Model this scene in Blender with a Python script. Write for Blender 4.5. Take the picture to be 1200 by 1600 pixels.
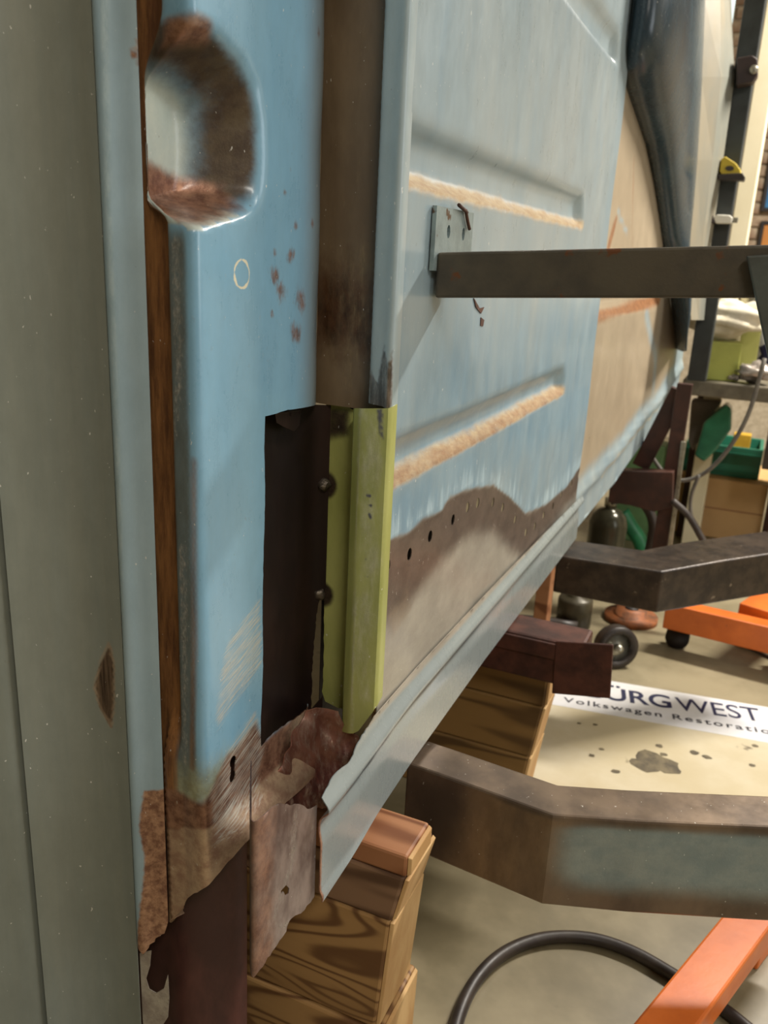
import bpy, bmesh, math, random
import numpy as np
from mathutils import Vector, Matrix
from mathutils.geometry import delaunay_2d_cdt

random.seed(7); rng = np.random.default_rng(11)
for o in list(bpy.data.objects): bpy.data.objects.remove(o, do_unlink=True)
scene = bpy.context.scene
COL = scene.collection

# ------------------------------------------------------------------ camera
F = 1311.0
def _n(v): return v / np.linalg.norm(v)
_dn = _n(np.array([-210., 4300., F])); _y = _n(np.array([615., -369.7, F]))
_z = -_dn; _x = _n(np.cross(_y, _z)); _y = np.cross(_z, _x)
R = np.array([_x, _y, _z])                      # camera (right, down, forward) -> world
CAM = np.array([.36, 0., 1.1])
cam = bpy.data.cameras.new('camera'); camo = bpy.data.objects.new('camera', cam); COL.objects.link(camo)
cam.sensor_fit = 'VERTICAL'; cam.sensor_height = 24.0; cam.lens = 24.0 * F / 1600.0
cam.clip_start = .02; cam.clip_end = 60
M3 = np.stack([R[:, 0], -R[:, 1], -R[:, 2]], axis=1)
mw = Matrix.Identity(4)
for i in range(3):
    for j in range(3): mw[i][j] = float(M3[i, j])
    mw[i][3] = float(CAM[i])
camo.matrix_world = mw
cam.dof.use_dof = True; cam.dof.focus_distance = .92; cam.dof.aperture_fstop = 5.0
scene.camera = camo

# ------------------------------------------------------------------ light and exposure
scene.view_settings.view_transform = 'Standard'; scene.view_settings.look = 'None'
scene.view_settings.gamma = 1; scene.view_settings.use_curve_mapping = False
scene.view_settings.exposure = 0.55
world = bpy.data.worlds.new('world'); scene.world = world; world.use_nodes = True
world.node_tree.nodes['Background'].inputs[0].default_value = (.75, .85, 1, 1)
world.node_tree.nodes['Background'].inputs[1].default_value = .3
def area(name, loc, aim, sx, sy, power, color):
    l = bpy.data.lights.new(name, 'AREA'); l.shape = 'RECTANGLE'; l.size = sx; l.size_y = sy; l.energy = power; l.color = color
    o = bpy.data.objects.new(name, l); COL.objects.link(o); o.location = loc
    o.rotation_euler = (Vector(aim) - Vector(loc)).to_track_quat('-Z', 'Y').to_euler()
    return o
WARM = (1, .935, .84); COOL = (.86, .93, 1)
area('ceiling_lamp_main', (1.3, 3.3, 2.85), (1.3, 3.3, 0), .9, .22, 122, WARM)
area('ceiling_lamp_side', (2.2, 1.0, 2.85), (2.2, 1.0, 0), .25, 1.2, 14, WARM)
area('fill_lamp_back', (1.4, -1.0, 2.85), (1.4, -1.0, 0), .25, 1.2, 30, WARM)  # added fill from behind the camera, not a known lamp
area('cool_fill_lamp', (3.1, .9, 1.4), (0, .9, .9), 1.4, 2.0, 18, COOL)  # added cool fill

# ------------------------------------------------------------------ pixel rays to points on real surfaces
def ray(u, v): return R @ np.array([u - 600., v - 800., F])
def hx(u, v, x):
    d = ray(u, v); return CAM + (x - CAM[0]) / d[0] * d
def hy(u, v, y):
    d = ray(u, v); return CAM + (y - CAM[1]) / d[1] * d
def hz(u, v, z):
    d = ray(u, v); return CAM + (z - CAM[2]) / d[2] * d

# ------------------------------------------------------------------ materials
def lin(c):
    if isinstance(c, str): c = tuple(int(c[i:i + 2], 16) / 255 for i in (0, 2, 4))
    return tuple(((x / 12.92) if x <= .04045 else ((x + .055) / 1.055) ** 2.4) for x in c[:3]) + (1.,)
class NB:
    def __init__(s, name):
        s.m = bpy.data.materials.new(name); s.m.use_nodes = True; s.t = s.m.node_tree; s.t.nodes.clear()
        s.out = s.t.nodes.new('ShaderNodeOutputMaterial'); s.p = s.t.nodes.new('ShaderNodeBsdfPrincipled')
        s.t.links.new(s.p.outputs[0], s.out.inputs[0]); s.tc = s.t.nodes.new('ShaderNodeTexCoord')
    def new(s, t, **k):
        n = s.t.nodes.new(t)
        for a, b in k.items(): setattr(n, a, b)
        return n
    def link(s, a, b): s.t.links.new(a, b)
    def put(s, sock, v):
        if isinstance(v, bpy.types.NodeSocket): s.link(v, sock)
        else: sock.default_value = v
    def noise(s, scale, detail=4, rough=.6, stretch=(1, 1, 1), off=0, dist=0):
        mp = s.new('ShaderNodeMapping'); s.link(s.tc.outputs['Object'], mp.inputs[0])
        mp.inputs['Scale'].default_value = stretch; mp.inputs['Location'].default_value = (off, off * .7, off * 1.3)
        n = s.new('ShaderNodeTexNoise'); s.link(mp.outputs[0], n.inputs['Vector'])
        n.inputs['Scale'].default_value = scale; n.inputs['Detail'].default_value = detail; n.inputs['Roughness'].default_value = rough
        n.inputs['Distortion'].default_value = dist
        return n.outputs[0]
    def streaks(s, scale, size, ang):
        mp = s.new('ShaderNodeMapping', vector_type='TEXTURE'); s.link(s.tc.outputs['Object'], mp.inputs[0])
        mp.inputs['Rotation'].default_value = (ang, 0, 0); mp.inputs['Scale'].default_value = size
        n = s.new('ShaderNodeTexNoise'); s.link(mp.outputs[0], n.inputs['Vector']); n.inputs['Scale'].default_value = scale
        n.inputs['Detail'].default_value = 3; n.inputs['Roughness'].default_value = .6; return n.outputs[0]
    def math(s, op, a, b=0., clamp=False):
        n = s.new('ShaderNodeMath', operation=op, use_clamp=clamp); s.put(n.inputs[0], a); s.put(n.inputs[1], b); return n.outputs[0]
    def ramp(s, v, lo, hi):
        n = s.new('ShaderNodeMapRange'); n.clamp = True; n.interpolation_type = 'SMOOTHSTEP'
        s.put(n.inputs[0], v); n.inputs[1].default_value = lo; n.inputs[2].default_value = hi; return n.outputs[0]
    def mix(s, f, a, b):
        n = s.new('ShaderNodeMix', data_type='RGBA'); s.put(n.inputs[0], f); s.put(n.inputs[6], a); s.put(n.inputs[7], b); return n.outputs[2]
    def mixf(s, f, a, b):
        n = s.new('ShaderNodeMix', data_type='FLOAT'); s.put(n.inputs[0], f); s.put(n.inputs[2], a); s.put(n.inputs[3], b); return n.outputs[0]
    def attr(s, name):
        n = s.new('ShaderNodeAttribute'); n.attribute_name = name; return n.outputs['Fac']
    def bump(s, h, strength=.3, dist=.002):
        n = s.new('ShaderNodeBump'); n.inputs['Strength'].default_value = strength; n.inputs['Distance'].default_value = dist
        s.put(n.inputs['Height'], h); s.link(n.outputs[0], s.p.inputs['Normal'])

def plain(name, c1, c2=None, rough=.6, metal=0., scale=12, stretch=(1, 1, 1), bump=.15, speck=None, dist=0, bdist=.002, lo=.35, hi=.65):
    """two-tone worn surface, optional darker/lighter specks"""
    b = NB(name); n = b.noise(scale, 6, .62, stretch, 3.1, dist)
    col = b.mix(b.ramp(n, lo, hi), lin(c1), lin(c2 or c1))
    if speck:
        sp = b.ramp(b.noise(speck[1], 3, .6, stretch, 9.), speck[2], speck[2] + .06); col = b.mix(sp, col, lin(speck[0]))
    b.put(b.p.inputs['Base Color'], col); b.p.inputs['Metallic'].default_value = metal
    b.put(b.p.inputs['Roughness'], b.mixf(b.noise(scale * 2.3, 3), max(.05, rough - .1), min(1, rough + .1)))
    if bump: b.bump(b.noise(scale * 4, 4, .7, stretch), bump, bdist)
    return b.m

def layered(name, base, layers, rough=.4, metal=0., coat=0., bump=.1, bscale=60, ring=None, soft=.34, scratchdir=None, wear=.45):
    """paint with attribute-driven wear layers.  base=(c1,c2,scale,stretch); layer=(attr,c1,c2,scale,stretch,breakup,rough,metal)"""
    b = NB(name); c1, c2, sc, st = base
    col = b.mix(b.ramp(b.noise(sc, 5, .6, st, 1.7), .3, .7), lin(c1), lin(c2)); ro = rough; me = metal; k = 0
    hh = b.noise(bscale, 4, .6); rustsum = None
    for (an, a1, a2, s2, st2, brk, r2, m2) in layers:
        k += 1
        nz = b.noise(s2, 6, .68, st2, 5.3 * k) if an != 'scratch' else b.streaks(s2, st2, scratchdir)
        f = b.math('ADD', b.attr(an), b.math('MULTIPLY', b.math('SUBTRACT', nz, .5), brk))
        f = b.ramp(f, .5 - soft, .5 + soft)
        lc = b.mix(b.ramp(b.noise(s2 * 1.9, 6, .7, st2, 2.9 * k), .32, .68), lin(a1), lin(a2))
        col = b.mix(f, col, lc); ro = b.mixf(f, ro, r2); me = b.mixf(f, me, m2)
        rustsum = f if rustsum is None else b.math('MAXIMUM', rustsum, f)
    if ring:
        c, r, w = ring
        vd = b.new('ShaderNodeVectorMath', operation='DISTANCE'); b.link(b.tc.outputs['Object'], vd.inputs[0]); vd.inputs[1].default_value = c
        d = b.math('ABSOLUTE', b.math('SUBTRACT', vd.outputs['Value'], r))
        d = b.math('ADD', d, b.math('MULTIPLY', b.math('SUBTRACT', b.noise(140, 3), .5), w * 3.))
        f = b.math('SUBTRACT', 1., b.ramp(d, w * .3, w)); col = b.mix(f, col, lin('E6DEC4'))
    if wear:
        hv = b.new('ShaderNodeHueSaturation'); b.put(hv.inputs['Color'], col)
        v1 = b.math('ADD', b.math('MULTIPLY', b.noise(26, 7, .72, (1, 1, .6), 7.7), .8), b.math('MULTIPLY', b.noise(150, 4, .7, (1, 1, .12), 3.3), .2))
        b.put(hv.inputs['Value'], b.mixf(b.ramp(v1, .30, .70), 1 - .17 * wear, 1 + .12 * wear)); col = hv.outputs[0]
        fk = b.ramp(b.noise(230, 2, .5, (1, 1, .6), 8.8), .735, .765); col = b.mix(b.math('MULTIPLY', fk, 1.4 * wear), col, lin('E9E7DE'))
        dk = b.ramp(b.noise(120, 3, .55, (1, 1, .7), 2.2), .735, .775); col = b.mix(b.math('MULTIPLY', dk, .8 * wear), col, lin('5E5248'))
        ro = b.math('ADD', ro, b.math('MULTIPLY', b.math('SUBTRACT', v1, .5), .35))
    b.put(b.p.inputs['Base Color'], col); b.put(b.p.inputs['Roughness'], ro); b.put(b.p.inputs['Metallic'], me)
    b.p.inputs['Coat Weight'].default_value = coat; b.p.inputs['Coat Roughness'].default_value = .2
    if rustsum is not None:
        h = b.math('ADD', b.math('MULTIPLY', hh, .15), b.math('MULTIPLY', rustsum, b.noise(bscale * 5, 5, .75)))
    else: h = hh
    b.bump(h, bump, .0025)
    return b.m

# ------------------------------------------------------------------ object helpers
def link(o, parent=None):
    COL.objects.link(o)
    if parent is not None: o.parent = parent
    return o
def thing(name, label, cat, loc=(0, 0, 0), group=None, kind=None):
    o = bpy.data.objects.new(name, None); o.empty_display_size = .05; o.location = loc; COL.objects.link(o)
    tag(o, label, cat, group, kind); return o
def tag(o, label=None, cat=None, group=None, kind=None):
    if label: o['label'] = label
    if cat: o['category'] = cat
    if group: o['group'] = group
    if kind: o['kind'] = kind
    return o
def wloc(p):
    v = Vector((0, 0, 0))
    while p is not None: v += p.location; p = p.parent
    return v
def mesh_obj(name, verts, faces, mat, parent=None, smooth=False, attrs=None, label=None):
    me = bpy.data.meshes.new(name); off = wloc(parent)
    vs = [(float(v[0]) - off.x, float(v[1]) - off.y, float(v[2]) - off.z) for v in verts]
    me.from_pydata(vs, [], [tuple(int(i) for i in f) for f in faces])
    if attrs:
        for k, a in attrs.items():
            at = me.attributes.new(k, 'FLOAT', 'POINT'); at.data.foreach_set('value', np.asarray(a, dtype=np.float32))
    if smooth: me.polygons.foreach_set('use_smooth', [True] * len(me.polygons))
    if mat: me.materials.append(mat)
    me.update(); o = bpy.data.objects.new(name, me); link(o, parent)
    if label: o['label'] = label
    return o
def bm_obj(name, bm, mat, parent=None, smooth=False, label=None):
    bmesh.ops.recalc_face_normals(bm, faces=bm.faces)
    off = wloc(parent)
    for v in bm.verts: v.co -= off
    me = bpy.data.meshes.new(name); bm.to_mesh(me); bm.free()
    if smooth: me.polygons.foreach_set('use_smooth', [True] * len(me.polygons))
    if mat: me.materials.append(mat)
    o = bpy.data.objects.new(name, me); link(o, parent)
    if label: o['label'] = label
    return o
def bevel(o, w=.002, seg=2):
    m = o.modifiers.new('bevel', 'BEVEL'); m.width = w; m.segments = seg; m.limit_method = 'ANGLE'; m.angle_limit = .6; return o

def chaikin(pts, it=2, keep=True):
    p = np.array(pts, float)
    for _ in range(it):
        q = [p[0]]
        for a, b in zip(p[:-1], p[1:]): q += [a * .75 + b * .25, a * .25 + b * .75]
        q.append(p[-1]); p = np.array(q)
    return p
class Prof:
    """vertical sheet over a plan polyline; s = run along it, t = height"""
    def __init__(s, pts, smooth=2, relief=None):
        s.p = chaikin(pts, smooth); d = np.linalg.norm(np.diff(s.p, axis=0), axis=1); s.c = np.concatenate([[0], np.cumsum(d)]); s.relief = relief
    @property
    def L(s): return s.c[-1]
    def map(s, S, T):
        S = np.asarray(S, float); T = np.asarray(T, float)
        x = np.interp(S, s.c, s.p[:, 0]); y = np.interp(S, s.c, s.p[:, 1]); P = np.stack([x, y, T], 1)
        return s.relief(S, T, P) if s.relief else P
    def hit(s, u, v):
        d = ray(u, v); best = None
        for i in range(len(s.p) - 1):
            a, b = s.p[i], s.p[i + 1]; e = b - a
            den = d[0] * e[1] - d[1] * e[0]
            if abs(den) < 1e-12: continue
            w = a - CAM[:2]; t = (w[0] * e[1] - w[1] * e[0]) / den; k = (w[0] * d[1] - w[1] * d[0]) / den
            if t > 0 and -1e-6 <= k <= 1 + 1e-6 and (best is None or t < best[0]): best = (t, s.c[i] + k * (s.c[i + 1] - s.c[i]))
        if best is None:                        # beyond an end: take the nearer end by bearing
            W = s.p - CAM[:2]; an = np.abs(np.arctan2(W[:, 0], W[:, 1]) - math.atan2(d[0], d[1])); i = int(np.argmin(an))
            best = (np.linalg.norm(W[i]) / math.hypot(d[0], d[1]), s.c[i])
        return (float(np.clip(best[1], 0, s.L)), CAM[2] + best[0] * d[2])
    def px(s, pts): return [s.hit(*p) for p in pts]
    def pxr(s, pts):
        """like px, but meets the sheet with its relief"""
        out = []
        for t in pts:
            g = np.array(t, float)
            for _ in range(12):
                h = s.hit(*g); d = R.T @ (s.map([h[0]], [h[1]])[0] - CAM)
                g = g + .7 * (np.array(t) - np.array([600 + F * d[0] / d[2], 800 + F * d[1] / d[2]]))
            out.append(s.hit(*g))
        return out
    def pxw(s, pts):
        """like px, but points on the sheet's ends run past them (for wear masks)"""
        return [(a + .03 if a >= s.L - 1e-6 else (a - .03 if a <= 1e-6 else a), b) for a, b in s.px(pts)]
class PlaneX(Prof):
    def __init__(s, x, y0, y1, relief=None): Prof.__init__(s, [(x, y0), (x, y1)], 0, relief)

def pip(P, poly):
    P = np.asarray(P); poly = np.asarray(poly); x, y = P[:, 0], P[:, 1]; ins = np.zeros(len(P), bool)
    x0, y0 = poly[:, 0], poly[:, 1]; x1, y1 = np.roll(x0, -1), np.roll(y0, -1)
    for a, b, c, d in zip(x0, y0, x1, y1):
        if b == d: continue
        k = ((b > y) != (d > y)) & (x < (c - a) * (y - b) / (d - b) + a); ins ^= k
    return ins
def segdist(P, line, closed=False):
    P = np.asarray(P); L = np.asarray(line, float); best = np.full(len(P), 1e9)
    n = len(L) if closed else len(L) - 1
    for i in range(n):
        a = L[i]; b = L[(i + 1) % len(L)]; e = b - a; q = max(e @ e, 1e-15)
        t = np.clip(((P - a) @ e) / q, 0, 1); dd = P - a - t[:, None] * e; best = np.minimum(best, np.hypot(dd[:, 0], dd[:, 1]))
    return best
def sstep(a, b, x):
    t = np.clip((x - a) / (b - a), 0, 1); return t * t * (3 - 2 * t)
def mpoly(poly, soft):
    """wear mask: 1 inside the outline, fading over soft"""
    def f(S, T):
        P = np.stack([S, T], 1); d = segdist(P, poly, True); d = np.where(pip(P, poly), d, -d); return sstep(-soft, soft, d)
    return f
def mline(line, w, soft):
    return lambda S, T: 1 - sstep(w - soft, w + soft, segdist(np.stack([S, T], 1), line))
def mmax(*fs): return lambda S, T: np.max([f(S, T) for f in fs], axis=0)

def densify(loop, step, closed=True):
    out = []; n = len(loop)
    for i in range(n if closed else n - 1):
        a = np.array(loop[i]); b = np.array(loop[(i + 1) % n]); k = max(1, int(np.ceil(np.linalg.norm(b - a) / step)))
        out += [a + (b - a) * j / k for j in range(k)]
    if not closed: out.append(np.array(loop[-1]))
    return out
def ragged(line, step, amp):
    """open polyline with a torn look"""
    d = densify(line, step, False); o = [d[0]]
    w = 0.
    for p, q in zip(d[1:-1], d[2:]):
        t = q - p; nn = np.array([-t[1], t[0]]) / (np.linalg.norm(t) + 1e-9); w = .5 * w + random.uniform(-1, 1) * amp; o.append(p + nn * w)
    o.append(d[-1]); return [tuple(p) for p in o]
def circ(c, rx, rz, n=10): return [(c[0] + rx * math.cos(2 * math.pi * i / n), c[1] + rz * math.sin(2 * math.pi * i / n)) for i in range(n)]

def sheet(name, parent, mat, surf, outer, holes=(), step=.006, thick=.0012, attrs=None, label=None, edge=None, cols=()):
    edge = edge or step
    loops = [densify(outer, edge)] + [densify(h, edge) for h in holes]
    o2 = np.array(loops[0]); lo = o2.min(0); hi = o2.max(0)
    gs = np.arange(lo[0] + step / 2, hi[0], step); gt = np.arange(lo[1] + step / 2, hi[1], step)
    G = np.array([(a + (step / 2 if j % 2 else 0), b) for j, b in enumerate(gt) for a in gs]) if len(gs) and len(gt) else np.zeros((0, 2))
    if len(G):
        k = pip(G, o2)
        for l in loops: k &= segdist(G, l, True) > .45 * step
        for l in loops[1:]: k &= ~pip(G, np.array(l))
        for c in cols: k &= np.abs(G[:, 0] - c) > .45 * step
        G = G[k]
        if len(cols):
            K = np.array([(c, t) for c in cols for t in np.arange(lo[1] + step / 2, hi[1], step * .7)]); kk = pip(K, o2)
            for l in loops: kk &= segdist(K, l, True) > .3 * step
            G = np.concatenate([G, K[kk]])
    V = []; E = []
    for l in loops:
        b = len(V); V += [Vector((float(p[0]), float(p[1]))) for p in l]; E += [(b + i, b + (i + 1) % len(l)) for i in range(len(l))]
    V += [Vector((float(p[0]), float(p[1]))) for p in G]
    v2, e2, f2, _, _, _ = delaunay_2d_cdt(V, E, [], 0, 1e-7)
    Q = np.array([(v.x, v.y) for v in v2]); Tm = np.array([f for f in f2 if len(f) == 3])
    cen = Q[Tm].mean(1); k = pip(cen, o2)
    for l in loops[1:]: k &= ~pip(cen, np.array(l))
    Tm = Tm[k]; P = surf.map(Q[:, 0], Q[:, 1])
    fn = np.cross(P[Tm[:, 1]] - P[Tm[:, 0]], P[Tm[:, 2]] - P[Tm[:, 0]])
    vn = np.zeros_like(P)
    for i in range(3): np.add.at(vn, Tm[:, i], fn)
    if ((CAM - P) * vn).sum() < 0: Tm = Tm[:, ::-1]; vn = -vn
    vn /= (np.linalg.norm(vn, axis=1)[:, None] + 1e-12)
    n = len(P); B = P - vn * thick
    cnt = {}
    for a, b, c in Tm:
        for x, y in ((a, b), (b, c), (c, a)): cnt[(x, y)] = 1
    rim = [(a, b) for (a, b) in cnt if (b, a) not in cnt]
    verts = [P, B]; faces = [tuple(t) for t in Tm] + [tuple(int(i) + n for i in t[::-1]) for t in Tm]
    rv = []; ra = []; base = 2 * n
    for a, b in rim:
        i = base + len(rv); rv += [P[a], P[b], B[b], B[a]]; ra += [a, b, b, a]; faces.append((i + 1, i, i + 3, i + 2))
    if rv: verts.append(np.array(rv))
    allv = np.concatenate(verts); idx = np.concatenate([np.arange(n), np.arange(n), np.array(ra, int)])
    at = {}
    for kx, f in (attrs or {}).items():
        val = f(Q[:, 0], Q[:, 1]); at[kx] = val[idx]
    o = mesh_obj(name, allv, faces, mat, parent, True, at, label)
    if len(cols): o.data.set_sharp_from_angle(angle=.42)
    return o

def box(name, lo, hi, mat, parent=None, bw=.003, label=None, rotz=0, jit=0):
    bm = bmesh.new(); lo = np.array(lo, float); hi = np.array(hi, float); c = (lo + hi) / 2
    bmesh.ops.create_cube(bm, size=1)
    for v in bm.verts:
        p = np.array(v.co) * (hi - lo)
        if jit: p += rng.uniform(-jit, jit, 3)
        v.co = Vector((p[0] * math.cos(rotz) - p[1] * math.sin(rotz) + c[0], p[0] * math.sin(rotz) + p[1] * math.cos(rotz) + c[1], p[2] + c[2]))
    o = bm_obj(name, bm, mat, parent, label=label)
    if bw: bevel(o, bw)
    return o
def loft(name, rings, mat, parent=None, smooth=False, caps=True, bw=0, label=None, closed=True):
    n = len(rings[0]); verts = [p for r in rings for p in r]; faces = []
    for i in range(len(rings) - 1):
        for j in range(n if closed else n - 1): faces.append((i * n + j, i * n + (j + 1) % n, (i + 1) * n + (j + 1) % n, (i + 1) * n + j))
    if caps and closed: faces += [tuple(range(n)), tuple((len(rings) - 1) * n + j for j in range(n))]
    bm = bmesh.new(); bv = [bm.verts.new(tuple(float(x) for x in p)) for p in verts]
    for f in faces:
        try: bm.faces.new([bv[i] for i in f])
        except ValueError: pass
    o = bm_obj(name, bm, mat, parent, smooth, label)
    if bw: bevel(o, bw)
    return o
def smooth_path(pts, n=6):
    P = [np.array(p, float) for p in pts]; P = [2 * P[0] - P[1]] + P + [2 * P[-1] - P[-2]]; out = []
    for i in range(1, len(P) - 2):
        a, b, c, d = P[i - 1:i + 3]
        for k in range(n):
            t = k / n; out.append(.5 * (2 * b + (c - a) * t + (2 * a - 5 * b + 4 * c - d) * t * t + (3 * b - a - 3 * c + d) * t ** 3))
    out.append(P[-2]); return out
def tube(name, pts, r, mat, parent=None, seg=10, n=6, label=None):
    path = smooth_path(pts, n) if n else [np.array(p, float) for p in pts]; rings = []; up = np.array([0.13, .21, 1.])
    for i, p in enumerate(path):
        t = _n(path[min(i + 1, len(path) - 1)] - path[max(i - 1, 0)]); a = _n(np.cross(t, up)) if np.linalg.norm(np.cross(t, up)) > 1e-4 else np.array([1., 0, 0]); b = np.cross(t, a)
        rr = r[min(i, len(r) - 1)] if isinstance(r, (list, tuple)) else r
        rings.append([p + rr * (math.cos(2 * math.pi * k / seg) * a + math.sin(2 * math.pi * k / seg) * b) for k in range(seg)])
    return loft(name, rings, mat, parent, True, label=label)
def lathe(name, c, prof, mat, parent=None, seg=24, axis=(0, 0, 1), label=None):
    ax = _n(np.array(axis, float)); a = _n(np.cross(ax, [.3, .9, .2])); b = np.cross(ax, a)
    rings = [[np.array(c) + ax * h + r * (math.cos(2 * math.pi * k / seg) * a + math.sin(2 * math.pi * k / seg) * b) for k in range(seg)] for r, h in prof]
    return loft(name, rings, mat, parent, True, label=label)
def blob(name, c, r, mat, parent=None, sub=2, jit=.25, scale=(1, 1, 1), seed=1, label=None):
    bm = bmesh.new(); bmesh.ops.create_icosphere(bm, subdivisions=sub, radius=1); g = np.random.default_rng(seed)
    ph = g.uniform(0, 6, 9)
    for v in bm.verts:
        x, y, z = v.co
        k = 1 + jit * (math.sin(5 * x + ph[0]) * math.sin(4 * y + ph[1]) + .6 * math.sin(9 * z + ph[2] + 3 * x) + .4 * math.sin(13 * y + ph[3] + 5 * z)) * .6
        v.co = Vector((c[0] + r * x * k * scale[0], c[1] + r * y * k * scale[1], c[2] + r * z * k * scale[2]))
    return bm_obj(name, bm, mat, parent, True, label)
# ------------------------------------------------------------------ room
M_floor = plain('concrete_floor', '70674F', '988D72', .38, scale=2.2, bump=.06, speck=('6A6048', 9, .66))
M_wall = plain('cream_wall', 'B0A58E', '9C917A', .8, scale=3, bump=.03)
M_ceil = plain('ceiling_board', 'A8A294', '9A9486', .9, scale=3, bump=.02)
M_brick = plain('whitewashed_brick', 'CDBBA0', '9C7F68', .85, scale=9, bump=.5, bdist=.004)
M_mortar = plain('mortar', 'CFC2AA', 'B9AB92', .9, scale=30, bump=.3)
XL, XR, YB, YF, ZC = -2.6, 3.2, 6.0, -2.6, 3.0
def slab(name, lo, hi, mat, label, cat):
    o = box(name, lo, hi, mat, bw=0); tag(o, label, cat, kind='structure'); return o
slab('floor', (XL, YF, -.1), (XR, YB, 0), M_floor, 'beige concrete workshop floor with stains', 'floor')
slab('ceiling', (XL, YF, ZC), (XR, YB, ZC + .1), M_ceil, 'pale workshop ceiling overhead', 'ceiling')
slab('wall_left', (XL - .1, YF, 0), (XL, YB, ZC), M_wall, 'cream workshop wall on the outer side of the body', 'wall')
slab('wall_right', (XR, YF, 0), (XR + .1, YB, ZC), M_wall, 'cream workshop wall facing the ribbed panel', 'wall')
slab('wall_front', (XL, YF - .1, 0), (XR, YF, ZC), M_wall, 'cream workshop wall behind the camera', 'wall')
wb = slab('wall_back', (XL, YB, 0), (XR, YB + .1, ZC), M_mortar, 'whitewashed brick wall at the far end', 'wall')
bmq = bmesh.new(); bmesh.ops.create_cube(bmq, size=1)
for v in bmq.verts: v.co = Vector((v.co.x * .205, v.co.y * .03, v.co.z * .062))
bmesh.ops.bevel(bmq, geom=bmq.edges[:], offset=.006, segments=1, affect='EDGES')
meb = bpy.data.meshes.new('brick'); bmq.to_mesh(meb); bmq.free(); meb.materials.append(M_brick)
for r in range(24):
    for c in range(6):
        b = bpy.data.objects.new('brick', meb); link(b, wb)
        off = wloc(wb); b.location = Vector((-.12 + c * .217 + (.108 if r % 2 else 0), YB - .006 + random.uniform(-.003, .003), 1.05 + r * .073)) - off
M_trim = plain('cream_gloss_trim', 'F2E8C8', 'EADFBC', .45, scale=4, bump=.02)
tr = box('trim_1', (.172, 3.55, 0), (.236, 3.66, 2.6), M_trim, bw=.004); tag(tr, 'tall cream painted door post beside the dark rear rail', 'door post', kind='structure')

# ------------------------------------------------------------------ vehicle body
BODY = thing('vehicle_body', 'stripped blue vehicle body with rusty door pillar, ribbed side panel and sill', 'vehicle body', (-.05, 1.3, .41))
VERT = (1, 1, .12); ALONG = (1, .2, 1)
RUST = ('7A4A33', '4A2A1F'); COPPER = ('B68A70', '7A5242')

# --- outer skin left of the pillar flange, and the door beyond the dark gap
skin = Prof([(-.2765, .551), (-.262, .572), (-.235, .592), (-.206, .601), (-.184, .603)], 2)
M_skin = layered('dusty_green_grey_paint', ('7E8378', '8B8D80', 5, VERT),
    [('stain', '6C7672', '7A8480', 14, (1, 1, .06), .9, .4, 0.), ('bare', '3E2E25', '7A6653', 160, (1, 1, .05), .3, .45, .5), ('halo', 'A08A70', '96826C', 30, (1, 1, 1), .5, .45, 0.)], .32, coat=.5, bump=.05)
zt, zb = 1.75, .12
oval = skin.px([(171, 1006), (157, 1035), (148, 1072), (156, 1106), (174, 1138), (178, 1100), (178, 1040)])
sheet('outer_skin', BODY, M_skin, skin, [(0, zb), (skin.L, zb), (skin.L, zt), (0, zt)], step=.0042, attrs={
    'bare': mpoly(oval, .0022), 'halo': lambda S, T: .6 * (1 - sstep(.0005, .004, segdist(np.stack([S, T], 1), oval, True))),
    'stain': lambda S, T: S * 0 + .42}, label='grey green outer skin beside the pillar')
door = Prof([(-.46, .40), (-.36, .47), (-.30, .535), (-.287, .547), (-.2835, .553), (-.285, .575)], 2)
sheet('door_skin', BODY, M_skin, door, [(0, zb), (door.L, zb), (door.L, zt), (0, zt)], step=.012,
      attrs={'bare': lambda S, T: S * 0, 'halo': lambda S, T: S * 0, 'stain': lambda S, T: S * 0 + .4}, label='door skin edge left of the dark gap')
gapb = Prof([(-.30, .60), (-.26, .605)], 0)
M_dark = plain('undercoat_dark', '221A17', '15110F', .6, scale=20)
sheet('gap_backing', BODY, M_dark, gapb, [(0, zb), (gapb.L, zb), (gapb.L, zt), (0, zt)], step=.05)

# --- pillar flange (blue strip)
fl = Prof([(-.184, .604), (-.180, .5995), (-.173, .600), (-.166, .607), (-.156, .611), (-.1485, .613), (-.1475, .6145)], 2)
M_flange = layered('flange_blue_paint', ('8FA9B6', '9FB4BC', 14, VERT),
    [('chalk', 'A9BCC0', '8FA6AE', 60, (1, 1, .3), .5, .5, 0.), ('rust', 'BC9272', '7E5642', 60, (1, 1, 1), .8, .6, .25)], .35, coat=.4, bump=.12)
fpx = fl.px([(262, 1440), (258, 1455), (240, 1470), (222, 1490), (213, 1478)])
rightb = fl.px([(268, 1450)])[0]
fo = [(0, fpx[-1][1]), *[tuple(p) for p in ragged([fpx[4], fpx[3], fpx[2], fpx[1]], .004, .0015)], (fl.L, fpx[0][1]), (fl.L, zt), (0, zt)]
sheet('pillar_flange', BODY, M_flange, fl, fo, step=.0045, attrs={
    'chalk': mline(fl.px([(163, 0), (168, 300), (178, 560), (185, 760), (190, 1000), (198, 1300)]), .003, .004),
    'rust': mmax(mpoly(fl.pxw([(225, 1235), (300, 1225), (300, 1560), (200, 1540), (210, 1470), (222, 1400), (226, 1345), (217, 1290)]), .003),
                 mpoly(fl.px([(203, 78), (222, 62), (226, 108), (212, 100)]), .0015))}, label='light blue pillar flange strip')
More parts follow.
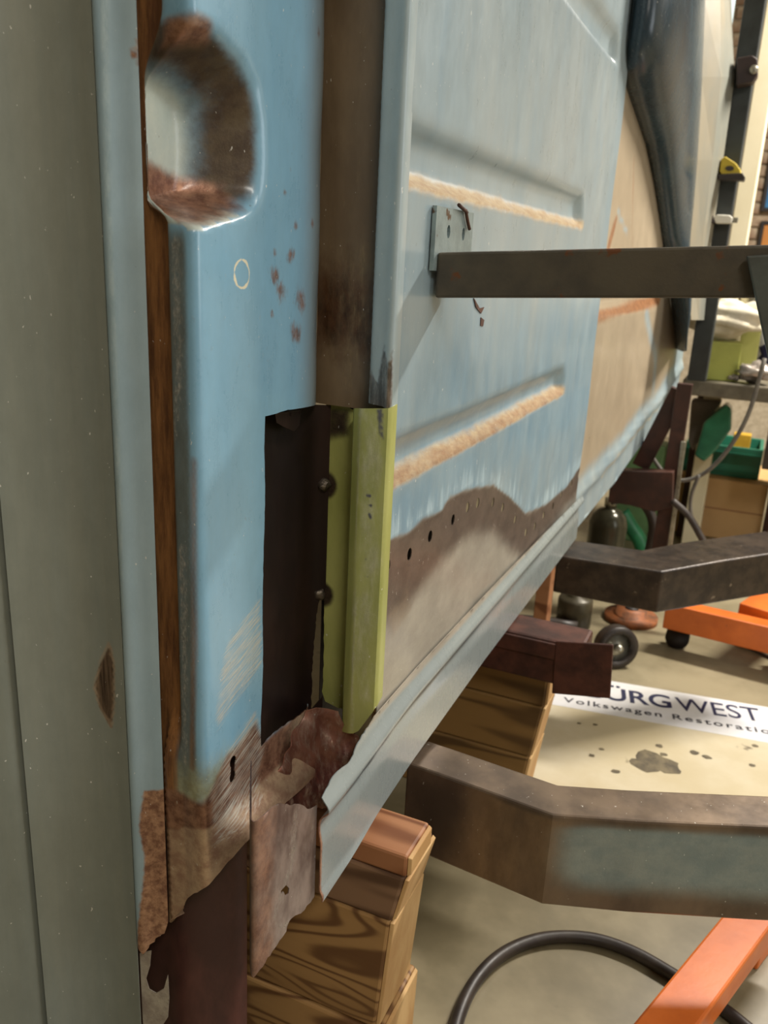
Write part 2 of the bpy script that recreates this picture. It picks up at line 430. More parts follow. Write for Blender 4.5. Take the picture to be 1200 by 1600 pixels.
# torn pale metal tab under the flange
tp = Prof([(-.184, .607), (-.16, .612), (-.140, .616)], 1)
to = tp.px([(217, 1490), (236, 1486), (234, 1510), (228, 1530), (233, 1546), (244, 1552), (256, 1545), (262, 1524), (264, 1560), (262, 1590), (246, 1615), (238, 1700), (232, 1800), (222, 1800), (216, 1600)])
M_pale = plain('bare_scraped_steel', 'C4BCAE', 'A0948A', .35, .4, scale=40, bump=.4)
sheet('torn_tab', BODY, M_pale, tp, to, step=.004, edge=.003, label='torn pale steel tab under the flange')

# --- door jamb: seam groove, ridge, flat blue face, roll towards the dark channel
JX = -.09
J0 = [(-.170, .632), (-.136, .632), (-.129, .629), (-.1265, .619), (-.119, .6135), (-.101, .6105), (-.0915, .6125), (-.09, .622), (-.09, .66), (-.09, .77), (-.0915, .80), (-.097, .84), (-.108, .858)]
jamb = Prof(J0, 2)
D_rt = jamb.px([(238, 8), (270, 10), (310, 18), (350, 40), (388, 84), (408, 130), (416, 190), (417, 250), (415, 300), (410, 330)])
D_bt = jamb.px([(415, 316), (411, 326), (400, 333), (380, 340), (350, 348), (325, 356), (308, 360), (290, 357), (270, 350), (245, 345)])
D_all = np.array([(0., D_rt[0][1])] + D_rt + D_bt[1:] + [(0., D_bt[-1][1])])
def dimple(S, T):
    P = np.stack([S, T], 1); ins = pip(P, D_all); drt = segdist(P, D_rt); db = segdist(P, D_bt)
    return ins, drt, db
def jrelief(S, T, P):
    X, Y, Z = P.T.copy()
    # pressed hollow near the top of the post
    ins, drt, db = dimple(S, T); m = ins * sstep(0, .052, drt) * sstep(0, .022, db)
    X = X + m * (np.minimum(X, -.156) - X); Y = Y + m * (np.maximum(Y, .632) - Y)
    # slight ripples, groove running out at the foot, lower fold kicking outwards
    X = X + .0006 * np.sin(Z * 37 + Y * 20) * sstep(.63, .65, Y)
    g = sstep(.64, .58, Z) * (Y < .632) * (X < -.1); Y = Y + g * (np.minimum(Y, .6155) - Y)
    X = X + .026 * sstep(.530, .482, Z) * sstep(.608, .665, Y)
    return np.stack([X, Y, Z], 1)
jamb.relief = jrelief
jcut = jamb.px([(505, 631), (495, 632), (455, 640), (415, 651), (414, 700), (413, 800), (411, 920), (410, 1040), (408, 1168), (432, 1142), (470, 1116), (490, 1104)])
s_end = jamb.L
jbot = jamb.pxr([(452, 1250), (440, 1262), (390, 1312), (330, 1376), (267, 1442)])
zl = jbot[-1][1]
outer = [(0, zl), (jbot[-1][0], zl)] + [tuple(p) for p in ragged(jbot[::-1], .006, .0012)][1:] + [(s_end - .012, .47), (s_end, .535), (s_end, jcut[-1][1])] \
    + [tuple(p) for p in ragged(jcut[::-1][:4], .005, .001)] + [tuple(p) for p in ragged(jcut[::-1][3:10], .008, .0007)][1:] + jcut[::-1][10:] + [(s_end, jcut[0][1]), (s_end, zt), (0, zt)]
hA = jamb.hit(364, 1190); hB = jamb.hit(363, 1213)
key = [(hA[0] + .0062 * math.cos(a), hA[1] + .0068 * math.sin(a)) for a in np.linspace(-.25 * math.pi, 1.25 * math.pi, 9)] + \
      [(hB[0] + .0058 * math.cos(a), hB[1] + .0072 * math.sin(a)) for a in np.linspace(.75 * math.pi, 2.25 * math.pi, 9)]
jp = jamb.px
Wc = jamb.map(np.array([jamb.hit(378, 428)[0]]), np.array([jamb.hit(378, 428)[1]]))[0]
ringc = tuple(float(a) for a in (Wc - np.array(BODY.location)))
M_jamb = layered('jamb_sky_blue_paint', ('78A8C5', '87B2CA', 8, VERT),
    [('pale', 'B4C0B8', 'C2CAC0', 9, (1, 1, 1), .5, .45, 0.),
     ('grime', '5A4C38', '3E2E22', 22, (1, 1, 1), .7, .5, 0.),
     ('grey', '84939A', '8E9A9C', 7, VERT, .35, .4, 0.),
     ('ridge', '66706E', '5A605C', 25, (1, 1, .4), .4, .6, 0.),
     ('grit', 'B9B6AC', '6A665E', 210, (1, 1, .5), 1.6, .7, 0.),
     ('olive', 'A9AE90', '8E8A66', 30, (1, 1, 1), .7, .6, 0.),
     ('seam', '9A6A3C', '5A3820', 55, (1, 1, .12), .35, .5, 0.),
     ('rust', COPPER[0], COPPER[1], 38, (1, 1, 1), .55, .40, .6),
     ('fold', 'D6BA9C', 'B08C76', 30, (1, 1, 1), .4, .36, .55),
     ('spot', '8D6A58', '5F4437', 85, (1, 1, .6), 1.5, .7, .1),
     ('scratch', 'F4F1E8', 'D8D4C8', 1., (.003, .035, .0016), 1.7, .35, .5)],
    .30, scratchdir=.32, coat=.5, bump=.22, ring=(ringc, .0125, .0018))
spots = [(445, 300, .004), (462, 355, .006), (455, 400, .010), (430, 430, .010), (440, 455, .012), (425, 490, .005), (470, 470, .016), (462, 520, .014), (452, 265, .003), (497, 50, .005), (430, 395, .005), (488, 350, .006), (455, 240, .003)]
def fspot(S, T):
    a = S * 0
    for u, v, r in spots:
        c = jamb.hit(u, v); a = np.maximum(a, .62 * (1 - sstep(r * .2, r * 1.5, np.hypot(S - c[0], T - c[1]))))
    return a
sheet('door_jamb', BODY, M_jamb, jamb, outer, [key], step=.0045, edge=.004, attrs={
    'grey': lambda S, T: .75 * sstep(jamb.hit(430, 400)[0], jamb.hit(510, 400)[0], S),  # dimming where the face rolls away from the light, painted in as grey
    'pale': lambda S, T: .8 * dimple(S, T)[0] * sstep(.026, .05, dimple(S, T)[1]),
    'grime': lambda S, T: dimple(S, T)[0] * .9 * sstep(.003, .016, dimple(S, T)[1]) * (1 - sstep(.022, .056, dimple(S, T)[1])) * sstep(.0, .02, dimple(S, T)[2]),
    'ridge': lambda S, T: .75 * sstep(jamb.hit(252, 600)[0], jamb.hit(264, 600)[0], S) * (1 - sstep(jamb.hit(288, 600)[0], jamb.hit(304, 600)[0], S)) * (1 - sstep(1.10, 1.13, T)),
    'grit': lambda S, T: .5 * np.maximum(mline(jp([(274, 380), (278, 600), (274, 800)]), .006, .006)(S, T), mline(jp([(284, 860), (287, 1000), (288, 1190)]), .006, .006)(S, T)),
    'olive': lambda S, T: .7 * mpoly(jp([(262, 1170), (330, 1190), (400, 1130), (408, 1190), (330, 1260), (300, 1270), (262, 1260)]), .035)(S, T),
    'seam': mmax(lambda S, T: 1 - sstep(jamb.hit(256, 600)[0], jamb.hit(272, 600)[0], S), lambda S, T: .55 * mline(jp([(303, 720), (304, 1000), (300, 1200)]), .005, .005)(S, T)),
    'rust': mmax(mpoly(jp([(262, 1215), (315, 1255), (352, 1185), (372, 1165), (400, 1130), (412, 1160), (490, 1090), (520, 1150), (450, 1280), (262, 1440)]), .012),
                 lambda S, T: .95 * mpoly(jp([(268, 312), (330, 250), (390, 290), (388, 326), (330, 350), (280, 350)]), .012)(S, T),
                 lambda S, T: .9 * mpoly(jp([(258, 28), (330, 30), (345, 70), (280, 66)]), .010)(S, T)),
    'fold': lambda S, T: sstep(.522, .512, T + .02 * sstep(.09, .02, S)),  # upturned fold coloured lighter: the light it catches is painted in
    'spot': fspot,
    'scratch': lambda S, T: -.5 + .93 * np.maximum(mpoly(jp([(350, 1000), (410, 920), (412, 1040), (340, 1150), (330, 1120)]), .012)(S, T), mpoly(jp([(322, 1240), (355, 1170), (400, 1100), (420, 1150), (400, 1240), (330, 1330)]), .012)(S, T))},
    label='sky blue door jamb with rust-eaten foot')

# --- inside of the cut opening
M_inner = plain('inner_brown_primer', '33221D', '1E1412', .42, .1, scale=9, stretch=(1, 1, .3), bump=.15)
inn = Prof([(-.128, .64), (-.130, .70), (-.126, .78), (-.112, .845), (-.092, .868)], 2)
sheet('inner_stiffener', BODY, M_inner, inn, [(0, .48), (inn.L, .50), (inn.L, .548)] + ragged(inn.px([(487, 1108), (487, 1060), (491, 1010), (494, 960), (499, 935)]), .004, .0008) + [(inn.L, inn.hit(500, 920)[1]), (inn.L, .930), (0, .945)], step=.007, label='dark brown inner stiffener seen through the cut')
blob('weld_bead', hy(506, 757, .864), .0085, plain('weld_metal', '6B6258', '8E8578', .3, .8, scale=90, bump=.5), BODY, 2, .35, seed=4)
blob('weld_bead', hy(499, 928, .864), .0075, bpy.data.materials['weld_metal'], BODY, 2, .35, seed=9)
tabp = PlaneX(-.1015, .72, .84)
sheet('bent_tab', BODY, M_inner, tabp, tabp.px([(430, 646), (432, 660), (445, 668), (460, 674), (468, 664), (470, 642)]), step=.004)

# --- dark channel strip and rolled flange of the ribbed panel
M_strip = layered('brown_primer_strip', ('66543F', '7D6A52', 16, (1, 1, .35)), [('rust', '5A3A22', '3B2616', 40, (1, 1, .5), 1.1, .35, .2), ('wear', 'A08A66', '6B5840', 100, (1, 1, .25), 1.3, .35, .4)], .42, coat=.15, bump=.2)
st = Prof([(-.112, .866), (-.096, .862), (-.060, .861), (-.030, .861), (-.024, .866)], 1)
zs = st.hit(540, 636)[1]
sheet('inner_channel', BODY, M_strip, st, [(0, zs), (st.L, zs), (st.L, zt), (0, zt)], step=.006, attrs={
    'rust': lambda S, T: .8 * mpoly(st.pxw([(490, 400), (600, 430), (600, 560), (490, 540)]), .05)(S, T), 'wear': lambda S, T: .12 + .22 * mpoly(st.pxw([(530, 380), (590, 400), (580, 470), (555, 620), (520, 620)]), .02)(S, T)}, label='dark brown channel strip')
pf = Prof([(-.0295, .846), (-.0305, .837), (-.024, .834), (-.012, .832), (-.004, .8285), (.0005, .8305), (.0012, .838), (.0, .85)], 2)
M_pblue = ('9DB0B6', 'AEBABC', 6, VERT)
M_pf = layered('flange_grey_blue_paint', M_pblue, [('bare', '6E6660', 'A89C92', 70, (1, 1, .25), .5, .35, .75)], .33, coat=.4, bump=.12)
cutz = pf.hit(600, 640)[1]; top = pf.px([(581, 630), (583, 600), (588, 625), (600, 540), (606, 590), (610, 548)])
sheet('panel_flange', BODY, M_pf, pf, [(0, pf.hit(578, 630)[1]), (pf.hit(598, 632)[0], cutz + .003), (pf.L, cutz - .006), (pf.L, zt), (0, zt)], step=.0045, attrs={
    'bare': mpoly(pf.px([(578, 640), (578, 575), (590, 600), (600, 535), (606, 575), (614, 545), (612, 640)]), .003)}, label='rolled front flange of the ribbed panel')

# --- green replacement section
M_green = layered('olive_green_primer', ('A0A45A', 'B4B66E', 25, (1, 1, .3)), [('worn', 'D6D5B0', 'B5B38C', 60, (1, 1, .35), 1.3, .4, .2), ('ink', '55565A', '6A6870', 90, (1, 1, 1), .8, .5, 0.), ('burn_shade', '2A2018', '46382A', 60, (1, 1, 1), .4, .5, .2)], .42, coat=.2, bump=.25)
gp = Prof([(.0022, .845), (.0016, .831), (-.0005, .8265), (-.010, .8262), (-.031, .8265), (-.034, .8272), (-.045, .8335), (-.0475, .837), (-.050, .862), (-.053, .8665), (-.070, .8675), (-.099, .869)], 0)
def gpx(l): return gp.px(l)
gb = gp.px([(585, 1108), (560, 1142), (552, 1146), (534, 1142)]); zi = gp.hit(520, 1104)[1]
gt = gp.px([(600, 634), (560, 638), (550, 640)])
gouter = [(0, gb[0][1] + .01), gb[0], gb[1], gb[2], gb[3], (gp.hit(532, 1100)[0], gb[3][1] + .012), (gp.hit(530, 1095)[0], zi), (gp.hit(508, 1100)[0], zi + .004)] + ragged(gp.px([(503, 1080), (506, 1040), (506, 990), (507, 940)]), .006, .0006) + [(gp.L, gp.hit(507, 935)[1]), (gp.L, gt[0][1]), gt[2], gt[1], (0, gt[0][1])]
marks = gp.px([(577, 775), (579, 790), (578, 806)]); marks2 = gp.px([(571, 875), (573, 900)])
sheet('patch_section', BODY, M_green, gp, gouter, step=.0036, edge=.004, cols=[float(c) for c in gp.c[2:-1]], attrs={
    'worn': lambda S, T: .62 * np.maximum(mline(gp.px([(562, 640), (555, 900), (549, 1140)]), .0025, .004)(S, T), .75 * mpoly(gp.pxw([(562, 640), (600, 636), (598, 800), (585, 1100), (552, 1100)]), .012)(S, T)),
    'ink': lambda S, T: np.maximum.reduce([.9 * (1 - sstep(.002, .004, np.hypot(S - m[0], T - m[1]))) for m in marks] + [.7 * (1 - sstep(.001, .003, np.hypot(S - m[0], T - m[1]))) for m in marks2] + [.8 * mpoly(gp.px([(588, 640), (600, 636), (599, 690), (592, 680)]), .003)(S, T)]),
    'burn_shade': lambda S, T: np.maximum.reduce([.95 * (1 - sstep(.010, .024, np.hypot(S - c[0], T - c[1]))) for c in gp.px([(508, 757), (503, 928)])] + [.8 * mpoly(gp.px([(500, 632), (548, 638), (546, 680), (500, 690)]), .01)(S, T)])},  # weld scorch, plus shade painted into the top of the recess
    label='olive green replacement metal section tack-welded into the cut')

# --- ribbed side panel
ribs = [(1.172, 1.236, 1.735), (.852, .908, 1.728), (1.485, 1.550, 1.90), (1.66, 1.72, 1.93)]
def prel(S, T, P):
    X, Y, Z = P.T.copy()
    for z0, z1, ye in ribs:
        m = sstep(z0 - .001, z0 + .013, Z) * (1 - sstep(z1 - .028, z1 + .003, Z)) * (1 - sstep(ye - .03 - .2 * 0, ye, Y + .35 * (Z - z0)))
        X = X - .016 * m
    X = X + .0014 * np.sin(Y * 9 + Z * 4) * np.sin(Z * 7.3 + 1) + .0007 * np.sin(Y * 31 + 2 * Z) * np.sin(Z * 19)
    return np.stack([X, Y, Z], 1)
pan = PlaneX(0., .836, 2.005, prel)
y2s = lambda y: y - .836
holes_px = [(606, 884), (641, 866), (672, 838), (708, 812), (731, 793), (746, 786), (770, 785), (786, 793), (805, 812), (821, 832), (835, 822), (849, 805), (863, 790), (877, 773), (893, 755), (907, 742)]
hpts = [pan.hit(u, v) for u, v in holes_px]
holes = [circ(h, .0075, .0082, 10) for h in hpts]
hl = [(y2s(.83), .757)] + hpts + [(y2s(2.01), .618)]
up = pan.px([(585, 850), (600, 848), (640, 832), (662, 812), (690, 798), (702, 776), (735, 764), (770, 758), (795, 776), (820, 802), (850, 790), (885, 762), (912, 730)])
zj = .540
M_panel = layered('panel_pale_blue_paint', ('8FA2AA', 'A2AFB2', 5, (1, 1, .35)),
    [('blue', '7898AC', '8AA4B2', 10, (1, 1, .25), .9, .4, 0.),
     ('primer', 'ABA598', '979186', 7, (1, .5, 1), .25, .5, .1),
     ('brown', '6E6057', '5B4F48', 22, (1, .6, 1), .5, .45, .35),
     ('scuff', 'C6DCE4', 'B0CCD8', 45, (1, 1, .16), 1.7, .4, 0.),
     ('dust', 'BEAB88', 'A98E6A', 40, (1, .5, 1), .9, .8, 0.),
     ('rust', '9A704E', '7A5236', 60, (1, .5, 1), .9, .8, 0.),
     ('stain', '8E7B62', 'A08C74', 30, (1, .6, 1), .8, .5, .1)], .30, coat=.35, bump=.12)
def lowmask(S, T):
    # below the upper limit of the ground-down band
    P = np.array(up); y = np.interp(S, P[:, 0], P[:, 1]); return sstep(-.006, .006, y - T)
def fdust(S, T): return np.maximum(*[.9 * sstep(z0 - .016, z0 + .002, T) * (1 - sstep(z0 + .004, z0 + .024, T)) * (1 - sstep(ye - .02, ye + .02, S + .836)) for z0, z1, ye in ribs[:2]])
def fdustr(S, T): return .50 * sstep(.838, .848, T) * (1 - sstep(.855, .872, T)) * (1 - sstep(1.70, 1.75, S + .836)) + .28 * sstep(1.160, 1.168, T) * (1 - sstep(1.176, 1.19, T)) * (1 - sstep(1.7, 1.74, S + .836))
sheet('side_panel', BODY, M_panel, pan, [(0, zj), (y2s(2.005), zj - .01), (y2s(2.005), 1.9), (0, 1.9)], holes, step=.0085, edge=.010, attrs={
    'blue': lambda S, T: .30 + .28 * (1 - sstep(.95, 1.15, T)) + .25 * (sstep(.75, .80, T) * (1 - sstep(.82, .85, T))),
    'primer': lambda S, T: lowmask(S, T),
    'brown': lambda S, T: lowmask(S, T) * np.clip(1 - sstep(.005, .095, segdist(np.stack([S, T], 1), hl)) + .45 * (1 - sstep(.02, .22, S)) * sstep(.60, .70, T), 0, 1),
    'scuff': lambda S, T: -.25 + .66 * (1 - lowmask(S, T)) * (1 - sstep(.03, .10, segdist(np.stack([S, T], 1), hl))),
    'dust': fdust, 'rust': fdustr,
    'stain': lambda S, T: .4 * mpoly(pan.px([(600, 960), (640, 900), (645, 950), (612, 1010)]), .02)(S, T)}, label='pale blue ribbed inner side panel with drilled spot-weld holes')
sheet('hole_light_blocker', BODY, M_dark, PlaneX(-.10, .875, 1.42), [(0, .45), (.545, .45), (.545, 1.9), (0, 1.9)], step=.05)  # unseen sheet added to block light behind near holes; far ones left open

# --- sill
def srel(S, T, P):
    X, Y, Z = P.T.copy(); zr = .548 - .018 * sstep(.95, .70, Y)
    X = X + .012 * np.exp(-((Z - zr) / .012) ** 2) + .003 * sstep(zr - .012, zr - .018, Z) - .006 * sstep(zr - .004, zr - .02, Z) * sstep(zr - .05, zr - .02, Z) * .6
    X = X + .004 * sstep(.425, .415, Z)
    return np.stack([X, Y, Z], 1)
sil = PlaneX(.0045, .683, 2.022, srel)
M_sill = layered('sill_pale_grey_blue', ('959D9A', '8A9496', 6, (1, .15, 1)), [('dark', '4A5056', '3A3C40', 50, (1, .15, 1), .4, .5, .2), ('prim', 'A79F90', '958D80', 8, (1, .5, 1), .3, .5, 0.), ('rust', COPPER[0], COPPER[1], 40, (1, 1, 1), .6, .5, .4)], .28, coat=.4, bump=.02, wear=.2)
sb = sil.px([(488, 1407), (640, 1190), (755, 1030), (895, 845)])
so = [(0, sb[0][1])] + sb[1:3] + [(sil.L, sb[3][1]), (sil.L, .560), (y2s(1.25) + .153, .572), (y2s(.95) + .153, .575)] + ragged(sil.px([(585, 1120), (560, 1160), (545, 1190), (520, 1215), (500, 1245), (492, 1268)]), .006, .0015) + [(0, sil.hit(490, 1270)[1])]
sheet('sill', BODY, M_sill, sil, so, step=.0048, attrs={
    'dark': lambda S, T: (1 - sstep(.0035, .010, np.abs(T - (.529 - .018 * sstep(.267, .02, S))))) * (1 - sstep(.25, .7, S) * .55) * (.55 + .45 * sstep(.02, .12, S)),
    'prim': lambda S, T: sstep(.562, .568, T) * .8, 'rust': mline(sil.px([(492, 1270), (488, 1405)]), .003, .003)}, label='pale sill running along the foot of the panel')
# rusty front end of the sill
M_rsill = layered('scabbed_bare_steel', ('9A8A82', '624F49', 34, (1, 1, .6)), [('dark', '3A2420', '2A1916', 20, (1, 1, .5), .35, .5, .15), ('shine', 'D8D2CC', 'B7AFA8', 110, (1, 1, .4), 1.4, .22, .9), ('copper', COPPER[0], COPPER[1], 30, (1, 1, 1), .6, .45, .5)], .38, metal=.45, bump=.35)
rs = Prof([(-.055, .640), (-.030, .600), (-.008, .566), (.0, .560), (.002, .575), (.002, .61), (.0015, .6825)], 2)
rbot = rs.px([(392, 1522), (418, 1498), (448, 1455), (452, 1440), (470, 1425), (489, 1404)])
rtop = rs.px([(489, 1266), (470, 1258), (440, 1256), (425, 1262)])
ro = [(0, rbot[0][1] - .004), (rbot[0][0], rbot[0][1])] + ragged(rbot, .005, .002)[1:] + [(rs.L, rbot[-1][1]), (rs.L, rtop[0][1])] + ragged(rtop, .005, .001)[1:] + [(0, rtop[-1][1] + .004)]
rh = rs.px([(447, 1383), (452, 1388), (451, 1396), (446, 1400), (443, 1393), (440, 1398), (439, 1392)])
sheet('sill_front_end', BODY, M_rsill, rs, ro, [rh], step=.0045, edge=.004, attrs={
    'dark': lambda S, T: .8 * (1 - sstep(rs.hit(385, 1450)[0], rs.hit(412, 1450)[0], S)),
    'shine': lambda S, T: .12 + .36 * np.maximum(mline(rs.px([(460, 1280), (455, 1350), (440, 1400), (425, 1440)]), .006, .008)(S, T), mline(rs.px([(430, 1445), (446, 1448), (452, 1436)]), .002, .003)(S, T)),
    'copper': lambda S, T: .55 * (1 - sstep(.0, .05, np.abs(S - rs.hit(410, 1400)[0])))}, label='rust-scabbed bare front end of the sill')
M_post = plain('dark_brown_post_steel', '664039', '432A26', .42, .2, scale=10, stretch=(1, 1, .4), bump=.15)
pp = Prof([hy(205, 1500, .66)[:2], hy(255, 1500, .66)[:2], hy(280, 1500, .650)[:2], hy(330, 1500, .668)[:2], hy(375, 1500, .692)[:2], hy(386, 1500, .705)[:2]], 2)
sheet('lower_pillar_post', BODY, M_post, pp, [(0, .0), (pp.L, .0), (pp.L, .56), (0, .56)], step=.01, label='dark brown lower pillar post')
# torn rusty remnant where jamb, channel and sill meet
ld = Prof([(-.085, .70), (-.082, .77), (-.070, .815), (-.045, .835), (-.022, .838), (-.012, .846)], 2)
lo_ = ld.px([(425, 1225), (480, 1112), (492, 1104), (530, 1110), (536, 1138), (555, 1146)]) + ragged(ld.px([(560, 1150), (557, 1175), (540, 1195), (532, 1205), (515, 1235), (500, 1258), (485, 1262), (460, 1258), (432, 1260)]), .006, .003)[0:]
M_copper = layered('copper_brown_rust', ('9C6A56', '74493B', 26, (1, 1, .6)), [('dark', '4A2420', '6B3A30', 40, (1, 1, 1), .9, .55, .1), ('shine', 'D9C8B8', 'B79C86', 120, (1, 1, .3), 1.5, .25, .8)], .42, metal=.45, bump=.4)
def ldrel(S, T, P):
    X, Y, Z = P.T.copy(); X = X + .004 * np.sin(S * 160 + T * 60) * np.sin(T * 90) + .012 * sstep(.53, .46, Z); Y = Y - .003 * np.sin(T * 110 + S * 70)
    return np.stack([X, Y, Z], 1)
ld.relief = ldrel
sheet('rusty_corner_remnant', BODY, M_copper, ld, lo_, step=.0045, edge=.004, attrs={
    'dark': lambda S, T: .8 * mpoly(ld.px([(430, 1225), (500, 1190), (540, 1160), (560, 1150), (500, 1265), (430, 1265)]), .015)(S, T), 'shine': lambda S, T: .25 + S * 0}, label='torn copper-brown rust at the pillar foot')

# --- outriggers under the body
def beam(name, path, z_top, z_bot, width, mat, lip=.004, label=None):
    """bent box beam: path = plan points of the front top edge, swept back by width"""
    path = [np.array(p, float) for p in path]; rings = []
    for i, p in enumerate(path):
        d0 = _n(path[i] - path[i - 1]) if i else _n(path[1] - path[0]); d1 = _n(path[i + 1] - path[i]) if i < len(path) - 1 else d0
        d = _n(d0 + d1); nrm = np.array([-d[1], d[0]]); k = width / max(.5, nrm @ np.array([-d1[1], d1[0]]))
        q = p + nrm * k; zt_ = z_top[i]; zb_ = z_bot[i]
        rings.append([(p[0], p[1], zb_), (q[0], q[1], zb_), (q[0], q[1], zt_), (p[0], p[1], zt_)])
    return loft(name, rings, mat, BODY, bw=.004, label=label)
M_beam = layered('worn_outrigger_steel', ('5A4D42', '7C6A58', 12, (1, 1, .6)), [('stain', '8E7558', '6E5840', 14, (1, 1, .4), .9, .42, .3), ('blue', '76827F', '8B928A', 10, (.6, 1, 1), .5, .45, .1)], .36, metal=.5, bump=.2)
def dens_attr(o, fn):
    """subdivide a beam so wear masks can vary along it"""
    me = o.data; bm = bmesh.new(); bm.from_mesh(me); bmesh.ops.subdivide_edges(bm, edges=bm.edges[:], cuts=12, use_grid_fill=True); bm.to_mesh(me); bm.free()
    off = wloc(o.parent); P = np.array([(v.co.x + off.x, v.co.y + off.y, v.co.z + off.z) for v in me.vertices])
    for k, f in fn.items():
        at = me.attributes.new(k, 'FLOAT', 'POINT'); at.data.foreach_set('value', f(P).astype(np.float32))
b1 = beam('outrigger', [(-.005, .962), (.039, .959), (.208, .944), (.312, .985), (.463, 1.052), (.62, 1.122)], [.42] * 6, [.282, .281, .279, .276, .272, .27], .068, M_beam, label='bent box outrigger with patches of blue-grey paint')
dens_attr(b1, {'stain': lambda P: .55 * sstep(.06, .12, P[:, 0]) * (1 - sstep(.20, .26, P[:, 0])) * (P[:, 2] < .415), 'blue': lambda P: sstep(.17, .27, P[:, 0]) * sstep(.27, .35, P[:, 2]) * (1 - sstep(.395, .419, P[:, 2]))})
M_black = plain('oily_black_steel', '2B2420', '453A31', .35, .3, scale=20, bump=.3, speck=('7A6E60', 45, .68))
q0, q1, q2, q3 = hz(870, 868, .43), hz(1035, 893, .43), hz(1130, 882, .43), hz(1260, 868, .43)
beam('outrigger', [q0[:2], q1[:2], q2[:2], q3[:2]], [.43, .43, .44, .45], [.335, .325, .33, .34], .14, M_black, label='oily black bent outrigger')
M_bracket = plain('rusty_bracket_steel', '5A352A', '3C231D', .5, .25, scale=18, bump=.3)
yb = 1.42
def plate(name, pxs, Y, th, mat, label=None):
    f = [hy(u, v, Y) for u, v in pxs]; g = [p + np.array([0, th, 0]) for p in f]; return loft(name, [f, g], mat, BODY, bw=.002, label=label)
plate('bracket_plate', [(868, 1002), (958, 1008), (953, 1092), (862, 1084)], yb - .007, .006, M_bracket, 'rust brown end plate of the short outrigger')
box('bracket_rail', (-.06, yb, .352), (.15, yb + .09, .440), M_bracket, BODY, .006, 'rust brown short outrigger')
box('bracket_lip', (-.06, yb - .006, .405), (.10, yb - .0005, .436), M_bracket, BODY, .002)
# front inner stiffener under the jamb hidden behind the flange
box('lower_post_core', (-.20, .72, .0), (-.125, .74, .50), M_dark, BODY, .004)

# --- rear part of the side: tan panel, wheel tub and rear rail
p2 = Prof([(-.012, 1.985), (-.004, 2.15), (.012, 2.45), (.045, 2.80), (.090, 3.05), (.105, 3.12)], 2)
M_tan = layered('tan_and_blue_faded_paint', ('A69780', 'B3A48C', 5, (1, 1, .3)), [('blue', '93A7B0', 'A6B4B6', 8, (1, 1, .35), .7, .35, 0.), ('rust', '9B6B42', '7E5230', 30, (1, 1, 1), .5, .7, 0.), ('streak', 'DCCBA8', 'D2C098', 30, (1, 1, .1), .6, .4, 0.)], .33, coat=.4, bump=.1)
sil2 = p2.px([(886, 845), (960, 755), (1020, 675), (1060, 618), (1072, 590), (1079, 540), (1087, 465), (1089, 400)])
def p2rel(S, T, P):
    X, Y, Z = P.T.copy(); base = np.interp(S, [s[0] for s in sil2[:4]], [s[1] for s in sil2[:4]])
    X = X + .010 * np.exp(-((Z - base - .10) / .014) ** 2) - .008 * sstep(1.0, 1.012, Z) * (1 - sstep(1.04, 1.05, Z)) * (Y < 2.75)
    return np.stack([X, Y, Z], 1)
p2.relief = p2rel
o2 = [(0, sil2[0][1])] + sil2 + [(p2.L, 1.5), (p2.L, 2.0), (0, 2.0)]
sheet('rear_side_panel', BODY, M_tan, p2, o2, step=.018, thick=.002, attrs={
    'blue': lambda S, T: np.maximum.reduce([1 - sstep(.10, .20, T - np.interp(S, [s[0] for s in sil2[:4]], [s[1] for s in sil2[:4]])), .8 * sstep(.86, .98, S / p2.L), .75 * mline(p2.px([(1010, 490), (1025, 560), (1020, 620)]), .02, .03)(S, T), .8 * mline(p2.px([(965, 330), (980, 365)]), .01, .01)(S, T), .8 * mline(p2.px([(940, 322), (947, 352)]), .01, .01)(S, T)]),
    'rust': mmax(mline(p2.px([(918, 497), (960, 488), (1030, 470)]), .014, .010), mline(p2.px([(950, 390), (962, 345)]), .012, .01), lambda S, T: .6 * mline(p2.px([(990, 250), (988, 385)]), .008, .012)(S, T)),
    'streak': lambda S, T: .5 * mline(p2.px([(940, 742), (1000, 670), (1028, 638)]), .012, .006)(S, T)}, label='tan rear side panel with faded blue edge')
M_tub = layered('blue_gloss_dark_reflection', ('20303A', '2A424E', 3, VERT), [], .26, coat=.15, bump=.02)  # paint darkened: the tub's dark reflection is put into the base colour
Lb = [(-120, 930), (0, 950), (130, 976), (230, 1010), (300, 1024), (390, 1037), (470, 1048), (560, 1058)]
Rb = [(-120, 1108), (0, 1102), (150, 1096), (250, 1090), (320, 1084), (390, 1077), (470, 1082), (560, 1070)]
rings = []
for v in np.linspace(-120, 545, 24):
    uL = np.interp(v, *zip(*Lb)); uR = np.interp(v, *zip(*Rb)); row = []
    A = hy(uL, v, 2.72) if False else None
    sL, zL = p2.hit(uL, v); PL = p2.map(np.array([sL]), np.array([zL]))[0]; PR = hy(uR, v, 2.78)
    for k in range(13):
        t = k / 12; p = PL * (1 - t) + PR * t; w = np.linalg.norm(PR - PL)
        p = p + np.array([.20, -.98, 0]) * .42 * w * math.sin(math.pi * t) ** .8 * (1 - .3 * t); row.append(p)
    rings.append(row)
loft('wheel_tub', rings, M_tub, BODY, True, caps=False, closed=False, label='glossy blue rear wheel tub, dark reflection put into its colour')
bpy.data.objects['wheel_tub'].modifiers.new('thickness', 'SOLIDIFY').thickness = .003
M_ret = plain('tan_grey_return', '8C8472', '787A72', .4, scale=6, stretch=(1, 1, .3), bump=.08)
rr = []
